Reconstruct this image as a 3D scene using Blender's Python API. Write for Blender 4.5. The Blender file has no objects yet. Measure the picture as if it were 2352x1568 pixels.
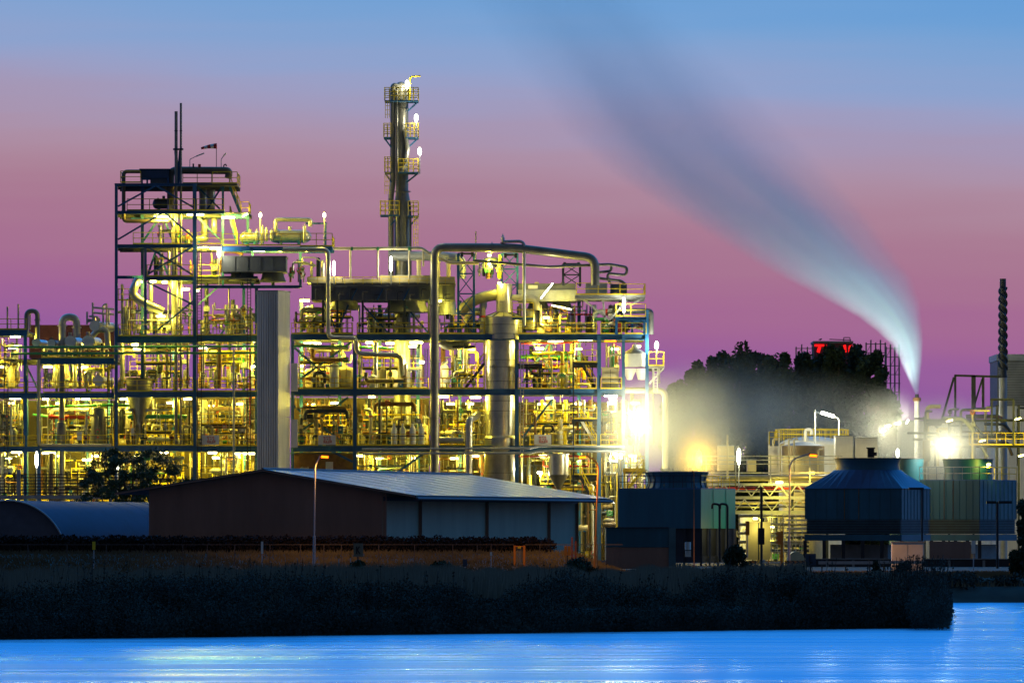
import bpy, math, random
from mathutils import Vector, Matrix
random.seed(7)
R = random.Random(11)
SC = bpy.context.scene
COL = SC.collection
# ------------------------------------------------------------------ camera geometry
# pixel grid 2352 x 1568 of the reference, 210 mm lens seen across the river
F = 13720.0; EYE = 3.0; HY = 1225.0; CX = 1176.0
def W(x, y, Y): return Vector(((x - CX) * Y / F, Y, EYE + (HY - y) * Y / F))
def K(Y): return Y / F
cam = bpy.data.cameras.new('camera'); co = bpy.data.objects.new('camera', cam); COL.objects.link(co)
co.location = (0, 0, EYE); co.rotation_euler = (math.radians(90), 0, 0)
cam.lens = 210; cam.sensor_width = 36; cam.shift_y = (HY - 784) / 2352.0
cam.clip_start = 1; cam.clip_end = 40000
SC.camera = co
# ------------------------------------------------------------------ materials
MATS = {}
def mat(name, col, rough=0.5, metal=0.0, var=0.25, scale=0.8, bump=0.0, spec=0.5, streak=False):
    m = bpy.data.materials.new(name); m.use_nodes = True; nt = m.node_tree; n = nt.nodes; l = nt.links
    b = n['Principled BSDF']; b.inputs['Roughness'].default_value = rough; b.inputs['Metallic'].default_value = metal
    b.inputs['Specular IOR Level'].default_value = spec
    tc = n.new('ShaderNodeTexCoord'); mp = n.new('ShaderNodeMapping')
    l.new(tc.outputs['Object'], mp.inputs[0])
    if streak: mp.inputs['Scale'].default_value = (1.0, 1.0, 0.12)
    nz = n.new('ShaderNodeTexNoise'); nz.inputs['Scale'].default_value = scale; nz.inputs['Detail'].default_value = 5
    nz.inputs['Roughness'].default_value = 0.65
    l.new(mp.outputs[0], nz.inputs['Vector'])
    rp = n.new('ShaderNodeValToRGB'); rp.color_ramp.elements[0].position = 0.3; rp.color_ramp.elements[1].position = 0.72
    d = [c * (1 - var) for c in col]; h = [min(1, c * (1 + var * 0.5)) for c in col]
    rp.color_ramp.elements[0].color = (*d, 1); rp.color_ramp.elements[1].color = (*h, 1)
    l.new(nz.outputs['Fac'], rp.inputs[0]); l.new(rp.outputs[0], b.inputs['Base Color'])
    if bump:
        bp = n.new('ShaderNodeBump'); bp.inputs['Strength'].default_value = bump; bp.inputs['Distance'].default_value = 0.05
        l.new(nz.outputs['Fac'], bp.inputs['Height']); l.new(bp.outputs[0], b.inputs['Normal'])
    MATS[name] = m; return m
def emis(name, col, s):
    m = bpy.data.materials.new(name); m.use_nodes = True; n = m.node_tree.nodes; n.remove(n['Principled BSDF'])
    e = n.new('ShaderNodeEmission'); e.inputs[0].default_value = (*col, 1); e.inputs[1].default_value = s
    m.node_tree.links.new(e.outputs[0], n['Material Output'].inputs[0]); MATS[name] = m; return m
mat('blue_steel_lit', (0.020, 0.130, 0.330), 0.45, 0.0, 0.3)  # blue steel with its lamplit tone put into the colour
mat('navy_steel_unlit', (0.030, 0.115, 0.24), 0.5, 0.0, 0.3)  # same blue steel, the darker unlit tone put into the colour
mat('dark_steel', (0.035, 0.045, 0.06), 0.5, 0.2, 0.3)
mat('silver', (0.56, 0.53, 0.42), 0.28, 0.65, 0.3, 0.9)
mat('fence_wire', (0.10, 0.085, 0.08), 0.7)
mat('dull_silver', (0.26, 0.25, 0.20), 0.38, 0.5, 0.35, 0.7)
mat('galvanised', (0.40, 0.42, 0.42), 0.5, 0.4, 0.3)
mat('cream', (0.58, 0.50, 0.28), 0.5, 0.0, 0.2)
mat('white_paint', (0.76, 0.74, 0.66), 0.45, 0.0, 0.15)
mat('yellow_paint', (0.78, 0.58, 0.02), 0.45, 0.0, 0.2)
mat('rust', (0.30, 0.15, 0.05), 0.75, 0.1, 0.45, 1.2)
mat('brown_pipe', (0.20, 0.15, 0.09), 0.5, 0.4, 0.4)
mat('green_pipe', (0.05, 0.30, 0.10), 0.45, 0.0, 0.25)
mat('red_paint', (0.55, 0.05, 0.03), 0.5, 0.0, 0.2)
mat('olive_grey', (0.20, 0.20, 0.15), 0.55, 0.2, 0.3)
mat('grey_box', (0.16, 0.17, 0.17), 0.5, 0.2, 0.25)
mat('navy_box', (0.03, 0.06, 0.11), 0.5, 0.1, 0.3)
mat('corrugated', (0.78, 0.76, 0.70), 0.5, 0.15, 0.32, 0.5, streak=True)
mat('grating', (0.10, 0.10, 0.09), 0.6, 0.3, 0.3)
mat('orange_paint_lamplight', (0.75, 0.25, 0.02), 0.5)  # real orange paint, also street lamp light coloured onto gate, cabinets, traffic light
mat('barn_wall', (0.31, 0.17, 0.12), 0.7, 0.0, 0.25, 0.5, streak=True)
mat('barn_roof', (0.075, 0.065, 0.058), 0.36, 0.1, 0.35, 0.5, spec=0.32)
mat('panel_wall', (0.33, 0.31, 0.19), 0.6, 0.0, 0.2, 0.5, streak=True)
mat('quonset', (0.012, 0.036, 0.095), 0.6, 0.0, 0.3, 0.5, spec=0.2)
mat('quonset_end', (0.09, 0.10, 0.13), 0.7, 0.0, 0.3)
mat('tower_blue', (0.012, 0.105, 0.15), 0.5, 0.0, 0.35, 0.5, streak=True)
mat('tower_green', (0.008, 0.30, 0.21), 0.5, 0.0, 0.3, 0.5, streak=True)
mat('tower_roof', (0.03, 0.075, 0.17), 0.4, 0.1, 0.25)
mat('tower_dark', (0.02, 0.022, 0.03), 0.6, 0.0, 0.4)
mat('louvre', (0.07, 0.15, 0.17), 0.5, 0.1, 0.3)
mat('maroon', (0.13, 0.035, 0.05), 0.7, 0.0, 0.3)
mat('concrete', (0.28, 0.27, 0.25), 0.8, 0.0, 0.3, 0.6, 0.3)
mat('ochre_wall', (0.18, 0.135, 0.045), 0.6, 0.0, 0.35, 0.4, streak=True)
mat('soil', (0.035, 0.033, 0.022), 0.95, 0.0, 0.5, 0.5, 0.5)
mat('asphalt', (0.055, 0.053, 0.05), 0.85, 0.0, 0.3, 1.5, 0.3)
mat('leaf_dark', (0.035, 0.060, 0.028), 0.7, 0.0, 0.5, 0.6, spec=0.2)
mat('leaf_far', (0.030, 0.050, 0.028), 0.8, 0.0, 0.5, 0.3, spec=0.2)
mat('leaf_birch', (0.055, 0.095, 0.035), 0.6, 0.0, 0.5, 0.8, spec=0.3)
mat('yard_ground', (0.10, 0.08, 0.06), 0.9, 0.0, 0.4, 0.3)
mat('reed_leaf', (0.17, 0.22, 0.19), 0.85, 0.0, 0.5, 0.25, spec=0.1)
mat('leaf_bank', (0.044, 0.058, 0.046), 0.8, 0.0, 0.6, 0.4, spec=0.15)
mat('hedge_leaf', (0.026, 0.020, 0.020), 0.8, 0.0, 0.5, 0.7, spec=0.15)
mat('grass_blade', (0.16, 0.14, 0.08), 0.8, 0.0, 0.5, 0.5, spec=0.2)
mat('bark', (0.07, 0.05, 0.035), 0.9, 0.0, 0.4, 2)
mat('black', (0.012, 0.012, 0.014), 0.6)
mat('fade_red', (0.60, 0.28, 0.22), 0.6, 0.0, 0.25)
mat('sign_white', (0.72, 0.70, 0.62), 0.5, 0.0, 0.08)
mat('sock_red', (0.55, 0.03, 0.02), 0.8); mat('lamp_body', (0.12, 0.12, 0.12), 0.4, 0.5)
emis('glow_warm', (1.0, 0.88, 0.50), 16); emis('glow_white', (1.0, 0.97, 0.80), 20)
emis('glow_orange', (1.0, 0.17, 0.004), 4.5); emis('glow_yellow', (1.0, 0.62, 0.03), 9)
emis('glow_red', (1.0, 0.01, 0.01), 1.6); emis('glow_window', (1.0, 0.9, 0.6), 1.2)
# ------------------------------------------------------------------ mesh builder
class MB:
    def __init__(s): s.v = []; s.f = []
    def add(s, vs, fs):
        o = len(s.v); s.v += [Vector(p) for p in vs]; s.f += [tuple(i + o for i in f) for f in fs]; return s
    def wbox(s, a, b):
        (x0, y0, z0), (x1, y1, z1) = a, b
        x0, x1 = min(x0, x1), max(x0, x1); y0, y1 = min(y0, y1), max(y0, y1); z0, z1 = min(z0, z1), max(z0, z1)
        return s.add([(x0,y0,z0),(x1,y0,z0),(x1,y1,z0),(x0,y1,z0),(x0,y0,z1),(x1,y0,z1),(x1,y1,z1),(x0,y1,z1)],
                     [(0,3,2,1),(4,5,6,7),(0,1,5,4),(1,2,6,5),(2,3,7,6),(3,0,4,7)])
    def box(s, x0, y0, x1, y1, Y, d):            # pixel rectangle at depth Y, d metres deep
        a = W(x0, y0, Y); b = W(x1, y1, Y); return s.wbox((a.x, Y, a.z), (b.x, Y + d, b.z))
    def bar(s, p, q, w, h=None, up=(0, 0, 1)):   # rectangular bar between world points
        h = h or w; p = Vector(p); q = Vector(q); d = (q - p)
        if d.length < 1e-6: return s
        d.normalize(); u = Vector(up)
        if abs(d.dot(u)) > 0.98: u = Vector((0, 1, 0))
        a = d.cross(u).normalized() * (w / 2); b = a.cross(d).normalized() * (h / 2)
        vs = [p-a-b, p+a-b, p+a+b, p-a+b, q-a-b, q+a-b, q+a+b, q-a+b]
        return s.add(vs, [(0,3,2,1),(4,5,6,7),(0,1,5,4),(1,2,6,5),(2,3,7,6),(3,0,4,7)])
    def ring(s, c, d, r, n, ref):
        d = d.normalized(); a = ref - d * ref.dot(d)
        if a.length < 1e-3: a = Vector((0, 1, 0)) if abs(d.y) < .9 else Vector((1, 0, 0)); a = a - d * a.dot(d)
        a.normalize(); b = d.cross(a)
        return [c + a * (math.cos(t) * r) + b * (math.sin(t) * r) for t in [2 * math.pi * i / n for i in range(n)]], a
    def tube(s, pts, r, n=10, cap=True):         # world points; r number or list
        pts = [Vector(p) for p in pts]; m = len(pts); rs = r if isinstance(r, (list, tuple)) else [r] * m
        ref = Vector((0.37, 0.51, 0.77)); vs = []; fs = []
        for i, p in enumerate(pts):
            d = (pts[min(i+1, m-1)] - pts[max(i-1, 0)])
            if d.length < 1e-9: d = Vector((0, 0, 1))
            rg, ref = s.ring(p, d, rs[i], n, ref); vs += rg
        for i in range(m - 1):
            for j in range(n):
                k = (j + 1) % n; fs.append((i*n+j, i*n+k, (i+1)*n+k, (i+1)*n+j))
        if cap: fs.append(tuple(reversed(range(n)))); fs.append(tuple(range((m-1)*n, m*n)))
        return s.add(vs, fs)
    def lathe(s, c, prof, n=24, cap=True):       # vertical axis; prof [(r, z)] in metres from c, bottom to top
        return s.tube([Vector(c) + Vector((0, 0, z)) for r, z in prof], [max(r, 1e-3) for r, z in prof], n, cap) if len(set(z for r, z in prof)) == len(prof) else s._lathe(c, prof, n)
    def _lathe(s, c, prof, n):
        c = Vector(c); vs = []; fs = []
        for r, z in prof:
            for i in range(n):
                t = 2*math.pi*i/n; vs.append(c + Vector((math.cos(t)*r, math.sin(t)*r, z)))
        for i in range(len(prof)-1):
            for j in range(n):
                k = (j+1) % n; fs.append((i*n+j, i*n+k, (i+1)*n+k, (i+1)*n+j))
        fs.append(tuple(reversed(range(n)))); fs.append(tuple(range((len(prof)-1)*n, len(prof)*n)))
        return s.add(vs, fs)
    def prism(s, plan, z0, z1):                  # plan: world (x, y) counter-clockwise
        n = len(plan); vs = [(x, y, z0) for x, y in plan] + [(x, y, z1) for x, y in plan]
        fs = [tuple(reversed(range(n))), tuple(range(n, 2*n))] + [(i, (i+1) % n, n+(i+1) % n, n+i) for i in range(n)]
        return s.add(vs, fs)
    def quads(s, pts, sizes, rnd, flat=0.0):     # loose leaf faces
        for p, z in zip(pts, sizes):
            a = Vector((rnd.gauss(0,1), rnd.gauss(0,1), rnd.gauss(0,1))).normalized()
            b = a.cross(Vector((rnd.gauss(0,1), rnd.gauss(0,1), rnd.gauss(0,1)))).normalized()
            a *= z; b *= z * 0.6; p = Vector(p)
            s.add([p - a, p - b * .9, p + a, p + b], [(0, 1, 2, 3)])
        return s
def fillet(pts, R, seg=5):
    pts = [Vector(p) for p in pts]; out = [pts[0]]
    for i in range(1, len(pts) - 1):
        a, b, c = pts[i-1], pts[i], pts[i+1]; u = (a - b); v = (c - b)
        t = min(R, u.length * .49, v.length * .49)
        if t < 1e-4: out.append(b); continue
        u.normalize(); v.normalize(); p = b + u * t; q = b + v * t
        for j in range(seg + 1):
            w = j / seg; out.append(p * (1-w)**2 + b * (2*w*(1-w)) + q * w**2)
    out.append(pts[-1]); return out
def mesh(name, mb, m, off, smooth=True):
    me = bpy.data.meshes.new(name); me.from_pydata([tuple(v - off) for v in mb.v], [], mb.f)
    me.materials.append(MATS[m])
    if smooth:
        me.polygons.foreach_set('use_smooth', [True] * len(me.polygons)); me.set_sharp_from_angle(angle=0.7)
    me.update(); return me
def prop(o, label=None, cat=None, group=None, kind=None):
    if label: o['label'] = label
    if cat: o['category'] = cat
    if group: o['group'] = group
    if kind: o['kind'] = kind
    return o
def thing(name, label, cat, at, group=None):
    o = bpy.data.objects.new(name, None); COL.objects.link(o); o.location = at; o.empty_display_size = 0.3
    return prop(o, label, cat, group)
def org(o):
    v = Vector(o.location)
    while o.parent: o = o.parent; v += Vector(o.location)
    return v
def part(root, name, mb, m, label=None, smooth=True):
    o = bpy.data.objects.new(name, mesh(name, mb, m, org(root), smooth)); COL.objects.link(o); o.parent = root
    if label: o['label'] = label
    return o
def solo(name, label, cat, mb, m, group=None, kind=None, smooth=True):
    lo = Vector((min(v.x for v in mb.v), min(v.y for v in mb.v), min(v.z for v in mb.v)))
    hi = Vector((max(v.x for v in mb.v), max(v.y for v in mb.v), max(v.z for v in mb.v)))
    c = Vector(((lo.x+hi.x)/2, (lo.y+hi.y)/2, lo.z))
    o = bpy.data.objects.new(name, mesh(name, mb, m, c, smooth)); COL.objects.link(o); o.location = c
    return prop(o, label, cat, group, kind)
def copy_tree(o, parent=None):
    c = o.copy(); COL.objects.link(c); c.parent = parent
    for ch in list(o.children): copy_tree(ch, c)
    return c
def T(pts, r, bend=None, n=10, Y=None):          # tube through pixel points (x, y[, Y]); r in pixels
    P = [W(p[0], p[1], p[2] if len(p) > 2 else Y) for p in pts]; k = K(P[0].y)
    if bend is None: bend = r * 2.2
    return MB().tube(fillet(P, bend * k), r * k, n)
def pipe(name, label, pts, r, m, Y=600, bend=None, group=None, cat='pipe', n=12, flanges=(), bands=()):
    mb = T(pts, r, bend, n, Y)
    if not flanges and not bands: return solo(name, label, cat, mb, m, group)
    t = thing(name, label, cat, W(pts[0][0], pts[0][1], pts[0][2] if len(pts[0]) > 2 else Y), group)
    part(t, 'tube', mb, m)
    for (x, y, ax) in flanges:
        p = W(x, y, Y); d = {'x': Vector((1,0,0)), 'z': Vector((0,0,1)), 'y': Vector((0,1,0))}[ax] * (1.2 * K(Y))
        part(t, 'flange', MB().tube([p - d, p + d], r * 1.35 * K(Y), n), m)
    for (x, y, ax, mm) in bands:
        p = W(x, y, Y); d = {'x': Vector((1,0,0)), 'z': Vector((0,0,1))}[ax] * (2.2 * K(Y))
        part(t, 'marker_band', MB().tube([p - d, p + d], r * 1.05 * K(Y), n), mm)
    return t
# ------------------------------------------------------------------ world: dusk sky by direction
w = bpy.data.worlds.new('World'); SC.world = w; w.use_nodes = True
nt = w.node_tree; n = nt.nodes; l = nt.links; bg = n['Background']
tc = n.new('ShaderNodeTexCoord'); sp = n.new('ShaderNodeSeparateXYZ'); l.new(tc.outputs['Generated'], sp.inputs[0])
def srgb(r, g, b): return tuple(((c/255)/12.92 if c/255 <= .04045 else ((c/255+.055)/1.055)**2.4) for c in (r, g, b))
nz = n.new('ShaderNodeTexNoise'); nz.inputs['Scale'].default_value = 9; nz.inputs['Detail'].default_value = 3
mp = n.new('ShaderNodeMapping'); mp.inputs['Scale'].default_value = (1, 1, 14); l.new(tc.outputs['Generated'], mp.inputs[0]); l.new(mp.outputs[0], nz.inputs['Vector'])
ma = n.new('ShaderNodeMath'); ma.operation = 'MULTIPLY_ADD'; l.new(nz.outputs['Fac'], ma.inputs[0]); ma.inputs[1].default_value = 0.012; l.new(sp.outputs['Z'], ma.inputs[2])
# the blue reaches lower on the side away from the afterglow
mx = n.new('ShaderNodeMath'); mx.operation = 'MULTIPLY_ADD'; l.new(sp.outputs['X'], mx.inputs[0]); mx.inputs[1].default_value = 0.06; l.new(ma.outputs[0], mx.inputs[2])
mr = n.new('ShaderNodeMapRange'); mr.inputs['From Min'].default_value = 0.006; mr.inputs['From Max'].default_value = 0.106; l.new(mx.outputs[0], mr.inputs[0])
rp = n.new('ShaderNodeValToRGB'); cr = rp.color_ramp; cr.interpolation = 'B_SPLINE'
stops = [(0.0, (134, 91, 165)), (0.20, (137, 91, 162)), (0.28, (148, 92, 158)), (0.36, (163, 101, 150)), (0.45, (167, 112, 145)), (0.54, (171, 126, 147)), (0.62, (175, 144, 165)), (0.69, (165, 151, 182)),
         (0.76, (150, 163, 204)), (0.87, (114, 164, 214)), (1.0, (84, 150, 216))]
while len(cr.elements) < len(stops): cr.elements.new(0.5)
for e, (p, c) in zip(cr.elements, stops): e.position = p; e.color = (*srgb(*c), 1)
l.new(mr.outputs[0], rp.inputs[0])
m1 = n.new('ShaderNodeMapRange'); m1.inputs['From Min'].default_value = 0.10; m1.inputs['From Max'].default_value = 0.22; l.new(sp.outputs['Z'], m1.inputs[0])
mixa = n.new('ShaderNodeMix'); mixa.data_type = 'RGBA'; l.new(m1.outputs[0], mixa.inputs['Factor']); l.new(rp.outputs[0], mixa.inputs['A']); mixa.inputs['B'].default_value = (0.035, 0.38, 1.22, 1)
m2 = n.new('ShaderNodeMapRange'); m2.inputs['From Min'].default_value = 0.45; m2.inputs['From Max'].default_value = 0.95; l.new(sp.outputs['Z'], m2.inputs[0])
mixb = n.new('ShaderNodeMix'); mixb.data_type = 'RGBA'; l.new(m2.outputs[0], mixb.inputs['Factor']); l.new(mixa.outputs['Result'], mixb.inputs['A']); mixb.inputs['B'].default_value = (0.032, 0.26, 0.58, 1)
m3 = n.new('ShaderNodeMapRange'); m3.inputs['From Min'].default_value = 0.3; m3.inputs['From Max'].default_value = -0.6; l.new(sp.outputs['Y'], m3.inputs[0])
mixc = n.new('ShaderNodeMix'); mixc.data_type = 'RGBA'; l.new(m3.outputs[0], mixc.inputs['Factor']); l.new(mixb.outputs['Result'], mixc.inputs['A']); mixc.inputs['B'].default_value = (0.058, 0.064, 0.088, 1)
l.new(mixc.outputs['Result'], bg.inputs[0]); bg.inputs[1].default_value = 1.0
SC.view_settings.view_transform = 'Standard'; SC.view_settings.look = 'None'; SC.view_settings.exposure = 0; SC.view_settings.gamma = 1
SC.cycles.volume_bounces = 2; SC.cycles.max_bounces = 6; SC.cycles.volume_step_rate = 1.0; SC.cycles.volume_max_steps = 400
SC.cycles.use_light_tree = True; SC.cycles.sample_clamp_indirect = 4.0
# ------------------------------------------------------------------ setting: river, land, road
def shore(X): return 259.5 + (X + 22.3) * 0.76 if X < 22 else 293.2
def land_d(X, Y):
    e = 0.0746 * max(Y, 290) - X
    dn = Y - shore(X)
    if Y > 399: return max(Y - 399, min(dn, e))
    return min(dn, e)
mb = MB(); xs = [-70 + 2.0 * i for i in range(71)]; ys = [250 + 2.0 * i for i in range(110)]
rr = random.Random(3)
for j, Y in enumerate(ys):
    for X in xs:
        d = land_d(X, Y); g = 0.0 if Y > 405 else -0.55
        z = max(-2.6, min(g, -1.75 + d * 0.42)) + (rr.uniform(-.06, .06) if d < 40 else 0)
        mb.v.append(Vector((X, Y, z)))
nx = len(xs)
for j in range(len(ys) - 1):
    for i in range(nx - 1): mb.f.append((j*nx+i, j*nx+i+1, (j+1)*nx+i+1, (j+1)*nx+i))
o = solo('river_bank', None, None, mb, 'soil', kind='structure')
solo('ground', None, None, MB().add([(-9000, 467, -.03), (9000, 467, -.03), (9000, 14000, -.03), (-9000, 14000, -.03)], [(0, 1, 2, 3)]), 'yard_ground', kind='structure')
solo('road', None, None, MB().add([(-60, 424, .03), (65, 424, .03), (65, 431, .03), (-60, 431, .03)], [(0, 1, 2, 3)]), 'asphalt', kind='structure')
# water
m = bpy.data.materials.new('water'); m.use_nodes = True; MATS['water'] = m; nt = m.node_tree; n = nt.nodes; l = nt.links
n.remove(n['Principled BSDF'])
gl = n.new('ShaderNodeBsdfGlossy'); gl.inputs['Roughness'].default_value = 0.26
tc = n.new('ShaderNodeTexCoord'); mp = n.new('ShaderNodeMapping'); mp.inputs['Scale'].default_value = (0.035, 0.30, 1); l.new(tc.outputs['Object'], mp.inputs[0])
nz = n.new('ShaderNodeTexNoise'); nz.inputs['Scale'].default_value = 1.0; nz.inputs['Detail'].default_value = 5; nz.inputs['Roughness'].default_value = 0.6; l.new(mp.outputs[0], nz.inputs['Vector'])
rp = n.new('ShaderNodeValToRGB'); rp.color_ramp.elements[0].position = .35; rp.color_ramp.elements[1].position = .68
rp.color_ramp.elements[0].color = (0.21, 0.21, 0.21, 1); rp.color_ramp.elements[1].color = (0.40, 0.40, 0.40, 1)
l.new(nz.outputs['Fac'], rp.inputs[0]); l.new(rp.outputs[0], gl.inputs['Roughness'])
n2 = n.new('ShaderNodeTexNoise'); n2.inputs['Scale'].default_value = .55; n2.inputs['Detail'].default_value = 4; l.new(mp.outputs[0], n2.inputs['Vector'])
r2_ = n.new('ShaderNodeValToRGB'); r2_.color_ramp.elements[0].position = .42; r2_.color_ramp.elements[1].position = .66; r2_.color_ramp.elements[0].color = (0.45, 0.82, 1.0, 1); r2_.color_ramp.elements[1].color = (1.0, 1.0, 1.0, 1); l.new(n2.outputs['Fac'], r2_.inputs[0]); l.new(r2_.outputs[0], gl.inputs['Color'])  # pale streaks of reflected sky put into the gloss colour
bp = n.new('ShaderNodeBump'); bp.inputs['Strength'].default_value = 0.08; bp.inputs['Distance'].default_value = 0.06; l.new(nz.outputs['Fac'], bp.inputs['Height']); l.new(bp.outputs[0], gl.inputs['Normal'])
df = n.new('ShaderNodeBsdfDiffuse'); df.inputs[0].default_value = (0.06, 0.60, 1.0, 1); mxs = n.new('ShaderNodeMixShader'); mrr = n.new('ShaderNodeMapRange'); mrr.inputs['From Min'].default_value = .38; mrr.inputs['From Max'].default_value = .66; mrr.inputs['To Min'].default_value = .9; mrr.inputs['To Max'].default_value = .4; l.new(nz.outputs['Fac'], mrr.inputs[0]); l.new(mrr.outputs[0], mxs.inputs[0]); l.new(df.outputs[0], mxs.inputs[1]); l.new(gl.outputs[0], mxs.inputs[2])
l.new(mxs.outputs[0], n['Material Output'].inputs[0])
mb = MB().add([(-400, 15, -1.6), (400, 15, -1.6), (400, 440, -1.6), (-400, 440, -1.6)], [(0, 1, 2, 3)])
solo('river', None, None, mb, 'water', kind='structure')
# ------------------------------------------------------------------ steel frames
class Frame:
    def __init__(s, name, label, x, m='navy_steel_unlit'):
        s.r = thing(name, label, 'steel frame', W(x, 1293, 600)); s.m = m
    def col(s, x, y0, y1, wpx, Y=600.0, m=None):            # H section column
        k = K(Y); h = wpx / 2; b = MB()
        b.box(x-h, y0, x+h, y1, Y-.03, .05); b.box(x-h, y0, x+h, y1, Y+.30, .05)
        a = W(x, y0, Y); c = W(x, y1, Y); b.wbox((a.x-.05, Y+.02, c.z), (a.x+.05, Y+.30, a.z))
        for y in (y0+2, y1-2): b.box(x-h-1, y-.8, x+h+1, y+.8, Y-.05, .42)
        part(s.r, 'column', b, m or s.m)
    def beam(s, x0, x1, y, hpx, Y=600.0, m=None):           # I section beam, y = top
        b = MB(); t = max(1.2, hpx * .14)
        b.box(x0, y, x1, y+t, Y, .28); b.box(x0, y+hpx-t, x1, y+hpx, Y, .28)
        b.box(x0, y+t, x1, y+hpx-t, Y+.11, .05)
        n = max(1, int((x1-x0) / 60))
        for i in range(n + 1):
            xx = x0 + 1 + (x1 - x0 - 2) * i / n; b.box(xx-.6, y+t, xx+.6, y+hpx-t, Y+.02, .09)
        part(s.r, 'beam', b, m or s.m)
    def brace(s, x0, y0, x1, y1, wpx=4, Y=600.05, m=None):
        part(s.r, 'brace', MB().bar(W(x0, y0, Y), W(x1, y1, Y), wpx*K(Y), .12, up=(0,1,0)), m or s.m)
    def deck(s, x0, x1, y, Y=600.3, d=11, m='grating'):
        a = W(x0, y, 600); c = W(x1, y, 600); b = MB().wbox((a.x, Y, a.z-.14), (c.x, Y+d, a.z-.04))
        for i in range(1, int(d/3)+1): b.wbox((a.x, Y+i*3-.08, a.z-.42), (c.x, Y+i*3+.08, a.z-.14))
        part(s.r, 'deck', b, m)
    def rail(s, x0, x1, y, Y=599.9, h=25, m='yellow_paint', step=44, ends=True):
        k = K(Y); b = MB(); r = .85
        for yy in (y-h, y-h*.52): b.bar(W(x0, yy, Y), W(x1, yy, Y), r*2*k*.9)
        b.bar(W(x0, y-1.6, Y), W(x1, y-1.6, Y), .02, 3.2*k)
        n = max(1, round((x1-x0)/step))
        for i in range(n+1):
            x = x0 + (x1-x0)*i/n; b.bar(W(x, y, Y+.01), W(x, y-h, Y+.01), r*1.9*k)
        part(s.r, 'guardrail', b, m)
    def siderail(s, x, y, Ya, Yb, h=25, m='yellow_paint'):
        b = MB(); k = K(Ya)
        for yy in (y-h, y-h*.52):
            z = W(x, yy, Ya); b.bar(z, (z.x, Yb, z.z), .07)
        p = W(x, y, Ya)
        for i in range(4):
            Y = Ya + (Yb-Ya)*i/3; b.bar((p.x, Y, p.z), (p.x, Y, p.z+h*k), .07)
        part(s.r, 'guardrail', b, m)
def truss_tower(name, label, x0, x1, y0, y1, Y, m='blue_steel_lit', d=1.6, panels=4, wp=5):
    t = thing(name, label, 'lattice tower', W((x0+x1)/2, y1, Y))
    xs = (x0 + wp/2, x1 - wp/2)
    for x in xs:
        for YY in (Y, Y + d):
            a = W(x, y0, Y); c = W(x, y1, Y); part(t, 'post', MB().bar((a.x, YY, a.z), (c.x, YY, c.z), wp*K(Y)), m)
    b = MB()
    for i in range(panels):
        ya = y0 + (y1-y0)*i/panels; yb = y0 + (y1-y0)*(i+1)/panels
        b.bar(W(xs[0], ya, Y-.04), W(xs[1], yb, Y-.04), .09); b.bar(W(xs[1], ya, Y-.02), W(xs[0], yb, Y-.02), .09)
        b.bar(W(xs[0], ya, Y), W(xs[1], ya, Y), .13)
        for x in xs:
            a = W(x, ya, Y); c = W(x, yb, Y); b.bar((a.x, Y, a.z), (c.x, Y+d, c.z), .08)
    part(t, 'lattice', b, m); return t
def stairs(label, x0, y0, x1, y1, Y=600.5, m='dark_steel', rm='yellow_paint', w=1.0, rail_h=24):
    t = thing('staircase', label, 'staircase', W(min(x0, x1), max(y0, y1), Y)); p = W(x0, y0, Y); q = W(x1, y1, Y)
    for dy in (0, w): part(t, 'stringer', MB().bar(p+Vector((0,dy,0)), q+Vector((0,dy,0)), .10, .26), m)
    n = max(5, int(abs((p-q).z) / .24)); st = None
    for i in range(n):
        c = p.lerp(q, (i+.5)/n); c0 = c
        if st is None: st = part(t, 'stair_tread', MB().wbox((c.x-.16, c.y+.06, c.z-.02), (c.x+.16, c.y+w-.06, c.z+.02)), m); base = c
        else:
            o = st.copy(); COL.objects.link(o); o.parent = t; o.location = c - base
    h = rail_h*K(Y)
    for dy in (-.03, w+.03):
        b = MB(); u = Vector((0, dy, 0)); z = Vector((0, 0, h))
        b.bar(p+u+z, q+u+z, .08); b.bar(p+u+z*.5, q+u+z*.5, .06)
        for i in range(4):
            c = p.lerp(q, i/3)+u; b.bar(c, c+z, .07)
        part(t, 'handrail', b, rm)
    return t
def ladder(label, x, y0, y1, Y=599.6, wpx=9, m='galvanised', cage=False, cm='yellow_paint'):
    t = thing('ladder', label, 'ladder', W(x, y1, Y)); b = MB()
    for s_ in (-1, 1): part(t, 'rail', MB().bar(W(x+s_*wpx/2, y0, Y), W(x+s_*wpx/2, y1, Y), .08), m)
    y = y0 + 3
    while y < y1: b.bar(W(x-wpx/2, y, Y), W(x+wpx/2, y, Y), .045); y += 7
    part(t, 'rung_grating', b, m)
    if cage:
        c = MB(); k = K(Y); y = y0
        while y < y1 - 40:
            P = [W(x, y, Y) + Vector((math.cos(a)*.38, -abs(math.sin(a))*.6, 0)) for a in [math.pi*i/6 for i in range(7)]]
            c.tube(P, .035, 4); y += 22
        for i in (1, 3, 5):
            a = math.pi*i/6; u = Vector((math.cos(a)*.38, -abs(math.sin(a))*.6, 0)); c.bar(W(x, y0, Y)+u, W(x, y1-42, Y)+u, .04)
        part(t, 'safety_cage', c, cm)
    return t
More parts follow.
